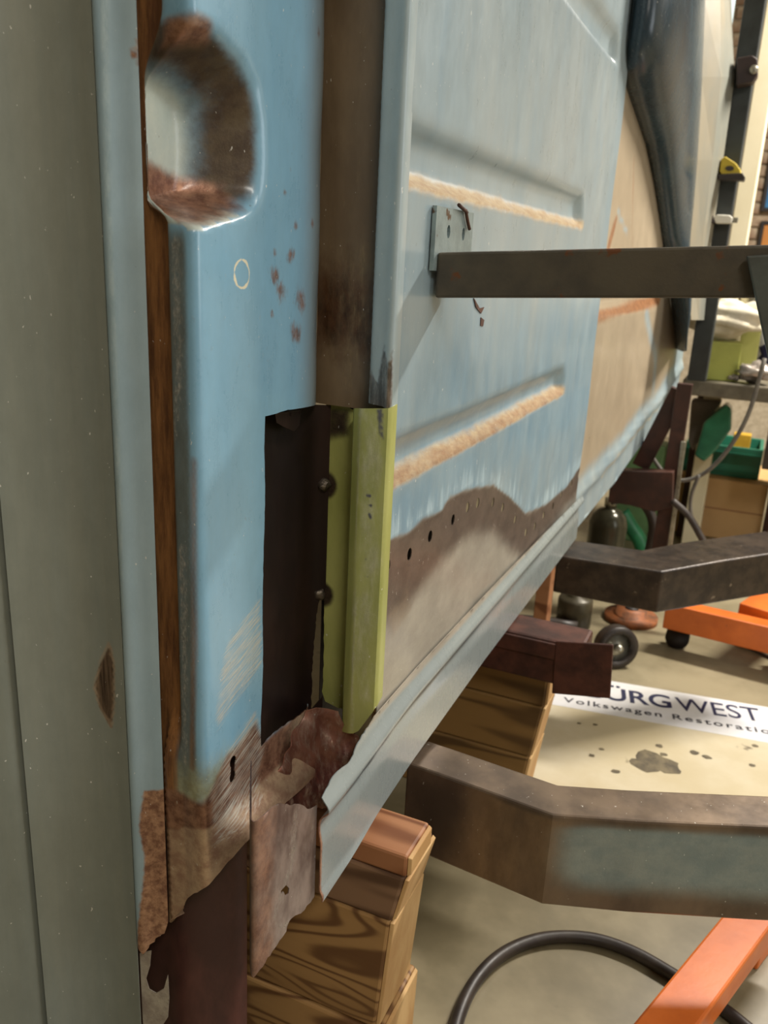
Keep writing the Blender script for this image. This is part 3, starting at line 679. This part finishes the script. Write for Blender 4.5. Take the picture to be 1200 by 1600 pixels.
for v, ul, ur in ((-120, 1107, 1150), (0, 1101, 1142), (120, 1096, 1148), (250, 1089, 1130), (390, 1076, 1110), (500, 1080, 1100)):
    rr.append([hy(ul, v, 2.79), hy(ul + .6 * (ur - ul), v, 2.86), hy(ur, v, 2.98), hy(ur, v, 2.99), hy(ul, v, 2.80)])
loft('tub_return_face', rr, M_ret, BODY, label='tan grey return face beside the tub')
M_rail = plain('dark_grey_rail', '3A3F3E', '2C2E2C', .45, .1, scale=8, bump=.1)
ra = hy(1110, 385, 3.0); rb = hy(1136, 385, 3.0)
box('rear_rail', (ra[0] - .01, 3.0, .75), (rb[0], 3.06, 2.2), M_rail, BODY, .004, 'dark grey vertical rear rail')

# ------------------------------------------------------------------ square tube of the jig, bolted to the panel
M_jig = plain('mill_scale_tube', '4B463E', '5E5648', .5, .35, scale=10, bump=.25, speck=('6E4326', 26, .62))
JIG = thing('steel_jig', 'rusty square steel jig tube bolted across the ribbed panel', 'jig', (.012, .94, 1.057))
z0, z1 = 1.057, 1.107
bl = [hy(684, 466, .925), hy(684, 395, .925)]
def ring_at(x, y, r): return [(x, y, z0 + r), (x, y + .05, z0 + r), (x, y + .05, z1 + r), (x, y, z1 + r)]
loft('tube', [ring_at(.0065, .927, 0), ring_at(.35, .926, .021), ring_at(.62, .925, .0375)], M_jig, JIG, bw=.003)
M_plate = plain('painted_over_plate', '93A3A4', '7E8C8D', .4, .2, scale=25, bump=.2, speck=('5B4636', 40, .64))
pl = PlaneX(.0065, .84, 1.2)
po = pl.px([(686, 398), (683, 321), (740, 338), (735, 398)])
zz0, zz1 = 1.09, po[1][1]; ys0, ys1 = po[1][0], po[2][0]
ph = [circ(pl.hit(701, 362), .0055, .0075, 10), circ(pl.hit(724, 366), .005, .0075, 10)]
o = sheet('mounting_plate', JIG, M_plate, pl, [(ys0, z0 + .03), (ys1, z0 + .03), (ys1, zz1), (ys0, zz1)], ph, step=.006, thick=.005, label='drilled mounting plate with peeling paint')
M_flake = plain('rust_flake', '5B3A2A', '3F261B', .8, scale=40, bump=.4)
for pts in ([(713, 320), (722, 328), (726, 332)], [(724, 328), (727, 345), (730, 358)]):
    tube('peeling_flake', [pl.map(*[np.array([a]) for a in pl.hit(u, v)])[0] + np.array([.003, 0, 0]) for u, v in pts], .0022, M_flake, JIG, 6, 3)
M_gus = plain('gusset_steel', '5D6460', '4A4A44', .45, .3, scale=10, bump=.15)
gl = [hy(1166, 400, .922), hy(1200, 398, .922), hy(1300, 398, .922), hy(1300, 700, .922), hy(1220, 640, .922), hy(1200, 560, .922)]
loft('gusset', [gl, [p + np.array([0, -.008, 0]) for p in gl]], M_gus, JIG, bw=.002, label='grey gusset plate at the tube end')
fk = PlaneX(.002, .84, 1.3)
for i, pts in enumerate(([(741, 466), (750, 482), (757, 480), (752, 490), (744, 480)], [(752, 496), (757, 500), (755, 510), (751, 509)])):
    f = sheet('rust_flake', BODY, M_flake, fk, fk.px(pts), step=.004, thick=.002)
# ------------------------------------------------------------------ timber blocks under the sill
def wood(name, c1, c2, c3, rings=9., axis=0, wscale=6.):
    b = NB(name); st = [1., 1., 1.]; st[axis] = .22; o = random.random() * 9
    n = b.noise(8., 2, .45, tuple(st), o, .6); fine = b.noise(60, 4, .7, tuple(.12 if i == axis else 1. for i in range(3)), o)
    w = b.math('ADD', b.math('MULTIPLY', b.math('SINE', b.math('MULTIPLY', n, rings * 6.283)), .5), .5)
    w = b.math('POWER', w, 3.); w = b.math('ADD', b.math('MULTIPLY', w, .75), b.math('MULTIPLY', fine, .35))
    col = b.mix(b.ramp(w, .1, .95), lin(c1), lin(c2))
    big = b.ramp(b.noise(wscale, 3, .5, tuple(st), o + 4.), .45, .7); col = b.mix(b.math('MULTIPLY', big, .7), col, lin(c3))
    b.put(b.p.inputs['Base Color'], col); b.p.inputs['Roughness'].default_value = .6; b.bump(w, .15, .002); return b.m
W1 = wood('oak_block', 'A88252', '6A4828', '7C5A34', 12); W2 = wood('brown_block', '8A6A50', '573C28', '665040', 12); W3 = wood('reddish_plank', 'A87550', '70401F', '8E5834', 6)
W4 = wood('dim_block', '8A6A3C', '5C4322', '3E2C18', 8)
M_end = plain('sawn_end_grain', 'C9A672', 'B48B58', .7, scale=14, stretch=(1, 1, .4), bump=.2)
def timber(name, label, x0, x1, x1b, y0, y1, za, zb_, mat, grp, endmat=None):
    """sawn timber with a slightly slanted cut end"""
    t = thing(name, label, 'timber', ((x0 + x1) / 2, (y0 + y1) / 2, za), grp)
    e = .005
    loft('timber_body', [[(x0, y0, za), (x0, y1, za), (x0, y1, zb_), (x0, y0, zb_)], [(x1b - e, y0, za), (x1b - e, y1, za), (x1 - e, y1, zb_), (x1 - e, y0, zb_)]], mat, t, bw=.004)
    loft('sawn_end', [[(x1b - e, y0 + .002, za + .002), (x1b - e, y1 - .002, za + .002), (x1 - e, y1 - .002, zb_ - .002), (x1 - e, y0 + .002, zb_ - .002)], [(x1b, y0 + .004, za + .004), (x1b, y1 - .004, za + .004), (x1, y1 - .004, zb_ - .004), (x1, y0 + .004, zb_ - .004)]], endmat or M_end, t, bw=.001, label='pale sawn end')
    return t
G1 = 'timber blocks stacked under the sill'
timber('timber_block', 'lowest timber block of the near stack, on the floor', -.42, .048, .046, .797, .925, .0, .119, W1, G1)
timber('timber_block', 'tall golden timber block with wavy grain in the near stack', -.40, .052, .040, .80, .91, .122, .300, W1, G1)
timber('timber_block', 'greyish brown timber block near the top of the near stack', -.40, .068, .054, .80, .90, .301, .372, W2, G1)
timber('wooden_plank', 'thin reddish plank on top of the near timber stack', -.30, .070, .070, .80, .875, .374, .405, W3, G1)
G2 = 'timber blocks in the stack behind'
timber('timber_block', 'dim lower timber block of the stack behind the box outrigger', -.30, .060, .045, 1.50, 1.62, 0, .135, W4, G2)
timber('timber_block', 'dim middle timber block of the stack behind the box outrigger', -.30, .078, .062, 1.50, 1.60, .137, .255, W4, G2)
timber('timber_block', 'dim upper timber block directly under the rusty bracket', -.30, .082, .08, 1.50, 1.60, .257, .345, W4, G2)

# ------------------------------------------------------------------ printed sheet on the floor
M_sign = plain('dirty_white_vinyl', 'CFC5AC', 'BFB190', .45, scale=2.5, bump=.03, speck=('6E6450', 11, .68))
M_band = plain('clean_white_vinyl', 'DEDEE2', 'D4D2CE', .4, scale=4, bump=.02)
M_ink = plain('navy_print', '22264A', '1C2040', .5, scale=5, bump=0)
M_ink2 = plain('black_print', '3A3A44', '2C2C34', .5, scale=5, bump=0)
TL = hz(837, 1046, 0); ang = math.radians(8.5)
ex = np.array([math.cos(ang), math.sin(ang), 0]); ey = np.array([math.sin(ang), -math.cos(ang), 0])
SG = thing('floor_sign', 'stained white printed sheet with navy lettering lying on the floor', 'sign', tuple(TL))
def quad(name, x0, x1, y0, y1, zt_, mat, th=.0015):
    c = [TL + ex * a + ey * b for a, b in ((x0, y0), (x1, y0), (x1, y1), (x0, y1))]
    return loft(name, [[p + np.array([0, 0, zt_ - th]) for p in c], [p + np.array([0, 0, zt_]) for p in c]], mat, SG)
quad('sheet', 0, 1.0, 0, .62, .003, M_sign, .003); quad('white_band', .0, 1.0, .0, .19, .0036, M_band, .0006)
def lettering(name, body, p0, p1, height, mat, bold=0., shear=0., space=1.):
    """flat letters from floor point p0 to p1 along the baseline"""
    cu = bpy.data.curves.new('t', 'FONT'); cu.body = body; cu.offset = bold; cu.shear = shear; cu.space_character = space; cu.extrude = 0.
    to_ = bpy.data.objects.new('t', cu); COL.objects.link(to_); dg = bpy.context.evaluated_depsgraph_get(); dg.update()
    me = bpy.data.meshes.new_from_object(to_.evaluated_get(dg)); bpy.data.objects.remove(to_)
    P = np.array([v.co[:] for v in me.vertices]); fs = [tuple(p.vertices) for p in me.polygons]; bpy.data.meshes.remove(me)
    x0, x1 = P[:, 0].min(), P[:, 0].max(); d = p1 - p0; nrm = np.array([-d[1], d[0], 0]) / np.linalg.norm(d)
    V = [p0 + d * ((p[0] - x0) / (x1 - x0)) + nrm * (p[1] / .70 * height) + np.array([0, 0, .0042]) for p in P]
    return mesh_obj(name, V, fs, mat, SG)
lettering('bold_lettering', 'BÜRG', hz(918, 1090, 0), hz(1050, 1109, 0), .068, M_ink, .018)
lettering('light_lettering', 'WEST', hz(1058, 1111, 0), hz(1192, 1130, 0), .070, M_ink, .004)
for wd, ua, ub in (('of', 845, 866), ('Volkswagen', 880, 1034), ('Restoration', 1051, 1222)):
    lettering('small_lettering', wd, hz(ua, 1093 + (ua - 845) * .157, 0), hz(ub, 1093 + (ub - 845) * .157, 0), .026, M_ink2, .012, 0, 1.25)
M_grease = plain('grease_spot', '75694F', '4E4534', .6, scale=30, bump=0)
for i, (u, v, r) in enumerate([(1030, 1190, .05), (1008, 1195, .035), (1045, 1200, .03), (1030, 1165, .010), (1020, 1182, .012), (1036, 1178, .009), (1033, 1193, .012), (962, 1205, .010), (1085, 1176, .012), (1105, 1183, .010), (940, 1170, .006), (925, 1180, .008), (905, 1130, .006), (930, 1132, .006), (1180, 1165, .007), (1175, 1195, .007)]):
    c = hz(u, v, .0042); a = np.random.default_rng(i).uniform(.6, 1.3, 14); a = (a + np.roll(a, 1)) / 2
    mesh_obj('grease_spot', [(c[0] + r * a[k] * math.cos(k * .4488), c[1] + .8 * r * a[k] * math.sin(k * .4488), .0039 + .00002 * i) for k in range(14)], [tuple(range(14))], M_grease, SG)

# ------------------------------------------------------------------ orange crane, hoses and bits on the floor
M_or = plain('orange_enamel', 'D9702A', 'C4601F', .38, scale=8, bump=.1, speck=('6A4A30', 22, .70))
def rail(name, label, a, b, w, h, z, mat, cat, parent=None):
    a = np.array(a[:2]); b = np.array(b[:2]); d = _n(b - a); nn = np.array([-d[1], d[0]]) * w / 2; r = []
    for p in (a, b): r.append([(*(p - nn), z), (*(p + nn), z), (*(p + nn), z + h), (*(p - nn), z + h)])
    o = loft(name, r, mat, parent, bw=.004); return o
CR = thing('engine_crane_leg', 'orange steel crane leg slanting across the floor at the lower right', 'crane leg', (.42, 1.15, 0))
rail('leg_tube', '', (.52, 1.33), (.362, .90), .062, .05, .095, M_or, '', CR)
rail('foot_bar', '', (.55, 1.45), (.49, 1.29), .05, .095, .0, M_or, '', CR)
CB = thing('pallet_jack', 'orange steel frame low on the floor beyond the black outrigger', 'floor jack', (.5, 2.6, 0))
ca, cb = hz(1040, 962, .10), hz(1200, 1000, .10); cb = ca + (cb - ca) * 2.2
rail('side_rail', '', ca, cb, .06, .08, .07, M_or, '', CB); 
rail('cross_bar', '', hz(1180, 960, .15), hz(1230, 925, .15), .10, .07, .10, M_or, '', CB)
cm = ca + (cb - ca) * .55; lathe('wheel', (cm[0], cm[1] + .04, .05), [(.0, -.02), (.05, -.02), (.05, .02), (0, .02)], M_dark, CB, 16, (0, 1, 0))
cw = ca + (cb - ca) * .02; lathe('front_wheel', (cw[0] + .03, cw[1] + .02, .035), [(.0, -.02), (.035, -.02), (.035, .02), (0, .02)], M_dark, CB, 16, (0, 1, 0))
M_rub = plain('black_rubber', '2A2320', '3A322C', .45, scale=20, bump=.1)
def fl_(pts, z): return [hz(u, v, z) for u, v in pts]
h1 = tube('air_hose', fl_([(690, 1760), (703, 1660), (716, 1590), (745, 1530), (790, 1488), (850, 1466), (920, 1466), (985, 1486), (1050, 1522), (1110, 1562), (1160, 1600), (1230, 1660)], .011), .0105, M_rub); tag(h1, 'thick black hose curving over the floor beside the timber stack', 'hose')
h2 = tube('power_cable', fl_([(1120, 990), (1160, 1008), (1200, 1026), (1260, 1052)], .006), .005, M_rub); tag(h2, 'thin black cable on the floor above the printed sheet', 'cable')
h3 = tube('steel_pipe', fl_([(800, 968), (850, 972), (902, 980)], .02), .018, M_rub, n=2); tag(h3, 'short dark pipe on the floor left of the steel ring', 'pipe')
M_gal = plain('galvanised_steel', 'B9B6A6', '8F8B7C', .3, .7, scale=20, bump=.1)
RG = thing('caster_wheel', 'grey steel caster wheel standing beside the rusty bracket', 'wheel', tuple(hz(958, 1040, 0)))
cc = hz(958, 1040, 0) + np.array([0, 0, .062]); axw = (.55, -.8, .1)
lathe('tyre', cc, [(.042, -.02), (.060, -.02), (.062, -.012), (.062, .012), (.060, .02), (.042, .02), (.042, -.02)], M_rub, RG, 24, axw)
lathe('hub_disc', cc, [(.0, -.006), (.043, -.006), (.043, .006), (0, .006)], M_gal, RG, 24, axw)
lathe('axle_bolt', cc, [(.0, -.03), (.010, -.03), (.010, .03), (0, .03)], M_gal, RG, 10, axw)
M_rd = plain('rusty_disc_metal', 'A8653A', '6E4A34', .6, .2, scale=20, bump=.2)
RD = thing('brake_disc', 'rusty orange-brown disc lying on the floor beneath the black outrigger', 'disc', tuple(hz(985, 968, 0)))
lathe('rotor', hz(985, 968, 0), [(.0, .0), (.085, .0), (.085, .018), (.05, .02), (.048, .04), (0, .04)], M_rd, RD, 28)
lathe('hub_bore', hz(985, 968, 0) + np.array([0, 0, .0405]), [(0, 0), (.022, 0), (.022, .002), (0, .002)], M_dark, RD, 16)
M_oil = plain('dark_oily_can', '4C4636', '353026', .4, .2, scale=10)
cn = lathe('oil_can', hz(895, 975, 0), [(0, 0), (.055, 0), (.055, .085), (.05, .095), (.02, .10), (.02, .12), (0, .12)], M_oil, None, 20); tag(cn, 'dark oily can on the floor behind the short pipe', 'can')
bd = box('wood_offcut', (-.14, 2.30, 0), (-.10, 2.36, .30), W3, bw=.003); tag(bd, 'narrow upright wood offcut beside the sill underside', 'offcut')

# ------------------------------------------------------------------ stand, gas bottle and hoses behind the black outrigger
M_brn = plain('dark_brown_paint', '4A2C22', '33201A', .5, .15, scale=12, bump=.15)
ST = thing('jig_stand', 'dark brown steel stand with bright edged upright under the rear of the body', 'stand', (.05, 2.72, 0))
pa, pb = hy(1040, 860, 2.72), hy(1075, 600, 2.72)
def bar(name, u0, v0, u1, v1, w, Y, mat, parent, d=.03):
    a, b = hy(u0, v0, Y), hy(u1, v1, Y); t = _n(b - a); s_ = np.array([t[2], 0, -t[0]]) * w / 2; r = []
    for p in (a, b): r.append([p - s_, p + s_, p + s_ + np.array([0, d, 0]), p - s_ + np.array([0, d, 0])])
    return loft(name, r, mat, parent, bw=.002)
bar('upright', 1028, 870, 1070, 600, .045, 2.74, M_brn, ST); bar('bright_edge', 1043, 880, 1068, 690, .014, 2.725, M_gal, ST, .01)
bar('strut', 1000, 730, 1062, 610, .055, 2.78, M_brn, ST)
plt = [hy(u, v, 2.68) for u, v in ((955, 735), (1052, 738), (1050, 792), (1022, 800), (985, 790), (950, 785))]
loft('saddle_plate', [plt, [p + np.array([0, .05, 0]) for p in plt]], M_brn, ST, bw=.003)
M_gas = plain('dark_olive_bottle', '4A4838', '3A382C', .22, .3, scale=6, bump=.02)
gc = hz(946, 905, 0); gbp = hy(946, 850, 3.0)
BT = thing('gas_bottle', 'dark olive glossy gas bottle behind the black outrigger', 'bottle', (gbp[0], 3.0, 0))
zt3 = hy(946, 792, 3.0)[2]
lathe('bottle_body', (gbp[0], 3.0, 0), [(0, 0), (.066, 0), (.068, .01), (.068, zt3 - .06), (.060, zt3 - .03), (.040, zt3 - .008), (.018, zt3), (.018, zt3 + .02), (0, zt3 + .02)], M_gas, BT, 24)
lathe('collar', (gbp[0], 3.0, zt3 + .005), [(.0, 0), (.022, 0), (.022, .03), (0, .03)], M_gal, BT, 12)
def vy(pts, Y): return [hy(u, v, Y) for u, v in pts]
hs = tube('coiled_hose', vy([(955, 782), (985, 778), (1008, 790), (1020, 815), (1018, 845), (1005, 900)], 2.9), .017, M_rub); tag(hs, 'thick black hose looping over the gas bottle', 'hose')
M_cab = plain('grey_cable', '5A5650', '6E6A62', .5, scale=20, bump=0)
c1 = tube('welding_cable', vy([(1195, 560), (1168, 650), (1130, 712), (1090, 745), (1050, 748), (1020, 715), (1012, 680)], 2.9), .007, M_cab); tag(c1, 'grey cable sagging across the green crate', 'cable')
c2 = tube('welding_lead', vy([(1092, 742), (1080, 775), (1080, 805), (1092, 830), (1110, 858), (1125, 890)], 2.85), .006, M_cab); tag(c2, 'grey lead dropping in front of the tan box', 'cable')
c3 = tube('twin_hose', vy([(1050, 782), (1075, 805), (1095, 838), (1112, 870)], 2.66), .011, M_rub); tag(c3, 'black twin hose running from the stand plate to the outrigger', 'hose')

# ------------------------------------------------------------------ bench and clutter
M_bench = plain('worn_bench_top', '7C7462', '5C5648', .5, .1, scale=9, bump=.15)
BN = thing('work_bench', 'worn grey work bench crowded with clutter at the far right', 'bench', (.6, 3.4, 0))
bz = hy(1130, 598, 3.15)[2]
box('bench_top', (.115, 3.15, bz - .055), (1.5, 3.745, bz), M_bench, BN, .006)
for x, y in ((.14, 3.68), (1.44, 3.20), (1.44, 3.68)): box('leg', (x, y, 0), (x + .05, y + .05, bz - .055), M_brn, BN, .003)
box('under_panel', (.42, 3.30, .42), (1.4, 3.32, bz - .06), plain('brown_board', '4A4034', '3A322A', .7), BN, .003)
M_lime = plain('lime_box_card', 'A9AE55', '96994A', .6, scale=6); M_lime2 = plain('pale_lime_card', 'C3C478', 'B5B468', .6, scale=6)
q = hy(1112, 598, 3.22); w_ = .075
g1 = box('lime_box', (q[0] - .068, 3.19, bz + .001), (q[0] + .075, 3.30, bz + .135), M_lime, bw=.004, rotz=.12); tag(g1, 'lime green box on the bench under the white bag', 'box')
q = hy(1158, 590, 3.3); g2 = box('green_carton', (q[0] - .025, 3.33, bz + .001), (q[0] + .04, 3.39, bz + .17), M_lime2, bw=.003); tag(g2, 'narrow pale lime carton standing behind the foil', 'carton')
M_bag = plain('white_cloth_bag', 'D6CEBA', 'B8AE92', .7, scale=12, bump=.4, speck=('7A6A50', 18, .68))
q = hy(1128, 520, 3.22); bg = blob('cloth_bag', (q[0], 3.23, bz + .212), .13, M_bag, None, 4, .22, (1.05, .6, .48), 5); tag(bg, 'crumpled off-white cloth bag lying on the lime green box', 'bag')
q = hy(1178, 530, 3.2); bg2 = blob('paper_wad', (q[0] + .03, 3.36, bz + .235), .085, M_bag, None, 3, .30, (1.2, .6, .42), 12); tag(bg2, 'flattened white paper wad at the right end of the bag', 'paper')
M_foil = plain('crumpled_foil', 'B9B0A6', '8A8078', .3, .6, scale=20, bump=.6)
for i, (u, v, r, lb) in enumerate(((1178, 590, .050, 'crumpled grey foil on the bench beside the pale carton'), (1146, 596, .018, 'small foil scrap between the green boxes'))):
    q = hy(u, v, 3.2); f = blob('foil_scrap', (q[0], 3.20, bz + r * .80 + .001), r, M_foil, None, 3, .5, (1.1, .8, .6), 21 + i); tag(f, lb, 'foil', 'foil scraps on the bench')
M_navy = plain('navy_cloth', '2A2C55', '20224A', .8, scale=10, bump=.3)
q = hy(1190, 570, 3.38); nv = blob('navy_rag', (q[0] + .09, 3.42, bz + .085), .078, M_navy, None, 3, .3, (1.3, .6, .95), 8); tag(nv, 'navy blue rag heaped behind the foil', 'rag')
M_jar = plain('orange_brown_jar', 'A9744C', '8E5C38', .35, scale=8, bump=.05)
q = hy(1128, 490, 3.66); JR = thing('jar', 'orange brown jar standing on the bench beside the rear rail', 'jar', (q[0], 3.66, bz))
lathe('jar_body', (q[0], 3.66, bz), [(0, .001), (.045, .001), (.048, .02), (.048, .27), (.035, .30), (.035, .31), (0, .31)], M_jar, JR, 20); lathe('jar_lid', (q[0], 3.66, bz + .311), [(0, 0), (.04, 0), (.04, .03), (0, .03)], M_gal, JR, 20)
q = hy(1174, 480, 3.66); KT = thing('steel_pot', 'shiny steel pot behind the white bag on the bench', 'pot', (q[0] + .03, 3.645, bz))
lathe('pot_body', (q[0] + .03, 3.645, bz), [(0, .001), (.08, .001), (.085, .02), (.085, .29), (.075, .315), (0, .32)], M_gal, KT, 24); lathe('lid_knob', (q[0] + .03, 3.645, bz + .32), [(0, 0), (.012, 0), (.018, .02), (0, .026)], M_dark, KT, 12)
dk = box('dark_tin', (.12, 3.42, bz + .001), (.185, 3.50, bz + .13), M_brn, bw=.004); tag(dk, 'dark brown tin at the bench end beside the tan panel', 'tin')

M_cardb = plain('tan_cardboard', 'D6AE78', 'C99F68', .75, scale=3, bump=.05)
bx = thing('cardboard_box', 'large tan cardboard box on the floor under the bench', 'box', (.35, 4.0, 0))
l_, r_ = hy(1036, 800, 3.75)[0], hy(1194, 800, 3.75)[0]; zc = hy(1120, 748, 3.75)[2]
box('carton', (l_, 3.75, 0), (r_, 4.15, zc), M_cardb, bx, .005); box('flap_seam', (l_ + .004, 3.747, zc * .50), (r_ - .004, 3.749, zc * .50 + .004), W3, bx, 0)
cpo = box('cabinet_post', (r_ + .006, 3.72, 0), (r_ + .03, 3.80, .55), M_brn, bw=.003); tag(cpo, 'dark upright post right of the cardboard box', 'post')
M_grn = plain('green_crate_plastic', '2F8064', '27705A', .45, scale=8, bump=.05)
CT = thing('plastic_crate', 'dark green plastic crate resting on the cardboard box', 'crate', (.3, 3.95, zc))
cl, cr2 = hy(1068, 720, 3.82)[0], hy(1190, 720, 3.82)[0]; ch = hy(1120, 695, 3.82)[2] - zc
box('crate_wall', (cl, 3.82, zc + .001), (cr2, 3.835, zc + ch), M_grn, CT, .003); box('crate_wall', (cl, 4.08, zc + .001), (cr2, 4.095, zc + ch), M_grn, CT, .003)
box('crate_end', (cl, 3.836, zc + .001), (cl + .015, 4.079, zc + ch), M_grn, CT, .003); box('crate_end', (cr2 - .015, 3.836, zc + .001), (cr2, 4.079, zc + ch), M_grn, CT, .003)
box('crate_base', (cl + .016, 3.836, zc + .001), (cr2 - .016, 4.079, zc + .012), M_grn, CT, .002)
for k in range(2): box('crate_rib', (cl, 3.812, zc + ch * (.15 + .6 * k)), (cr2, 3.8195, zc + ch * (.22 + .6 * k)), M_grn, CT, .002)
yb_ = box('yellow_tin', (hy(1145, 690, 3.95)[0], 3.92, zc + .013), (hy(1165, 690, 3.95)[0] + .02, 3.98, hy(1150, 676, 3.95)[2]), plain('yellow_tin_paint', 'D8AE3C', 'C89C30', .5), bw=.003); tag(yb_, 'small yellow tin standing in the green crate', 'tin')
M_gm = plain('green_bottle_glass', '3F8A68', '2E6A52', .18, scale=5, bump=.02)
gbm = [hy(u, v, 3.38) for u, v in ((1085, 712), (1100, 660), (1135, 632), (1143, 640), (1142, 672), (1118, 705), (1100, 722))]
gm = loft('plastic_canister', [gbm, [p + np.array([.0, .10, 0]) for p in gbm]], M_gm, None, bw=.008); tag(gm, 'glossy green plastic canister tilted under the bench', 'canister')
M_grey = plain('grey_plastic', '7A7068', '6A625A', .6, scale=6)
gs = [hy(u, v, 3.50) for u, v in ((1075, 690), (1080, 625), (1128, 628), (1108, 655), (1092, 690), (1082, 705))]
gy = loft('grey_cover', [gs, [p + np.array([0, .08, 0]) for p in gs]], M_grey, None, bw=.008); tag(gy, 'grey plastic cover hanging under the bench beside the green canister', 'cover')
M_gcab = plain('green_machine_paint', '6E9463', '55784E', .5, scale=5)
gl2 = hy(990, 720, 3.55); gcb = box('green_cabinet', (gl2[0] - .05, 3.5, 0), (hy(1030, 720, 3.55)[0] + .02, 3.62, hy(1010, 690, 3.55)[2]), M_gcab, bw=.006); tag(gcb, 'pale green machine cabinet behind the brown stand', 'cabinet')
gst = tube('green_hose', vy([(972, 800), (985, 822), (1000, 845), (1012, 880)], 3.25), .03, plain('green_hose_rubber', '2F8A5E', '25704C', .4), None, 10); tag(gst, 'bright green hose hanging behind the gas bottle', 'hose')

# ------------------------------------------------------------------ clamps on the rear rail, pictures on the brick wall
M_blk = plain('black_clamp', '2E2220', '3A2C28', .5, scale=20)
q = hy(1168, 108, 2.98); CK = thing('rail_clamp', 'dark brown clamp block high on the rear rail', 'clamp', tuple(q))
pts = [hy(u, v, 2.94) for u, v in ((1151, 90), (1176, 86), (1184, 92), (1184, 116), (1176, 128), (1150, 134))]
loft('clamp_block', [pts, [p + np.array([0, .055, 0]) for p in pts]], M_blk, CK, bw=.004); lathe('clamp_screw', hy(1178, 108, 2.93), [(0, 0), (.012, 0), (.012, .02), (0, .02)], M_gal, CK, 10, (0, 1, 0))
M_yel = plain('yellow_plastic', 'C9B23A', 'B49C2E', .45, scale=12)
q = hy(1140, 265, 2.98); TM = thing('tape_measure', 'yellow and black tape measure clipped to the rear rail', 'tape measure', tuple(q))
pts = [hy(u, v, 2.94) for u, v in ((1124, 268), (1127, 248), (1133, 244), (1150, 255), (1157, 265), (1158, 274), (1130, 276))]
loft('case', [pts, [p + np.array([0, .045, 0]) for p in pts]], M_yel, TM, bw=.003); pts = [hy(u, v, 2.932) for u, v in ((1121, 272), (1160, 270), (1164, 276), (1162, 282), (1122, 280))]
loft('base_grip', [pts, [p + np.array([0, .055, 0]) for p in pts]], M_rub, TM, bw=.002)
pts = [hy(1140 + 7 * math.cos(a), 263 + 4 * math.sin(a), 2.937) for a in np.linspace(0, 2 * math.pi, 12, endpoint=False)]
loft('case_badge', [pts, [p + np.array([0, .006, 0]) for p in pts]], M_rub, TM)
M_wp = plain('white_plastic', 'ECE8DC', 'DEDACC', .4, scale=12)
q = hy(1135, 343, 2.98); WC = thing('plastic_clip', 'white plastic clip gripping the rear rail under the tape measure', 'clip', tuple(q))
pts = [hy(u, v, 2.95) for u, v in ((1114, 340), (1120, 335), (1140, 336), (1145, 340), (1143, 349), (1118, 349))]
loft('clip_body', [pts, [p + np.array([0, .045, 0]) for p in pts]], M_wp, WC, bw=.003)
pts = [hy(u, v, 2.955) for u, v in ((1144, 339), (1154, 340), (1152, 348), (1143, 348))]; loft('clip_lever', [pts, [p + np.array([0, .02, 0]) for p in pts]], M_gal, WC, bw=.002)
pts = [hy(u, v, 2.945) for u, v in ((1108, 338), (1114, 336), (1116, 349), (1109, 348))]; loft('clip_jaw', [pts, [p + np.array([0, .055, 0]) for p in pts]], M_blk, WC, bw=.002)
def picture(label, x0, x1, za, zb_, cols):
    t = thing('framed_picture', label, 'picture', ((x0 + x1) / 2, YB - .04, za)); M_f = plain('black_picture_frame', '2A211B', '1E1814', .5)
    y0, y1 = YB - .05, YB - .022; w = .022
    box('frame_side', (x0, y0, za), (x0 + w, y1, zb_), M_f, t, .002); box('frame_side', (x1 - w, y0, za), (x1, y1, zb_), M_f, t, .002)
    box('frame_bar', (x0 + w, y0, za), (x1 - w, y1, za + w), M_f, t, .002); box('frame_bar', (x0 + w, y0, zb_ - w), (x1 - w, y1, zb_), M_f, t, .002)
    box('print', (x0 + w, y0 + .010, za + w), (x1 - w, y0 + .016, zb_ - w), plain('print_' + cols[0], cols[0], cols[1], .4, scale=5, bump=0, speck=(cols[2], 7, .58)), t, 0)
a, b = hy(1188, 330, YB - .05), hy(1200, 215, YB - .05); picture('black framed picture with blue print on the brick wall', a[0], a[0] + .45, a[2], b[2], ('2F6FA8', '3C86B8', '4C7A3A'))
a, b = hy(1183, 384, YB - .05), hy(1195, 345, YB - .05); picture('black framed picture with orange print below the blue one', a[0], a[0] + .40, a[2] - .25, b[2], ('D9964A', 'C98440', '9A5A2A'))
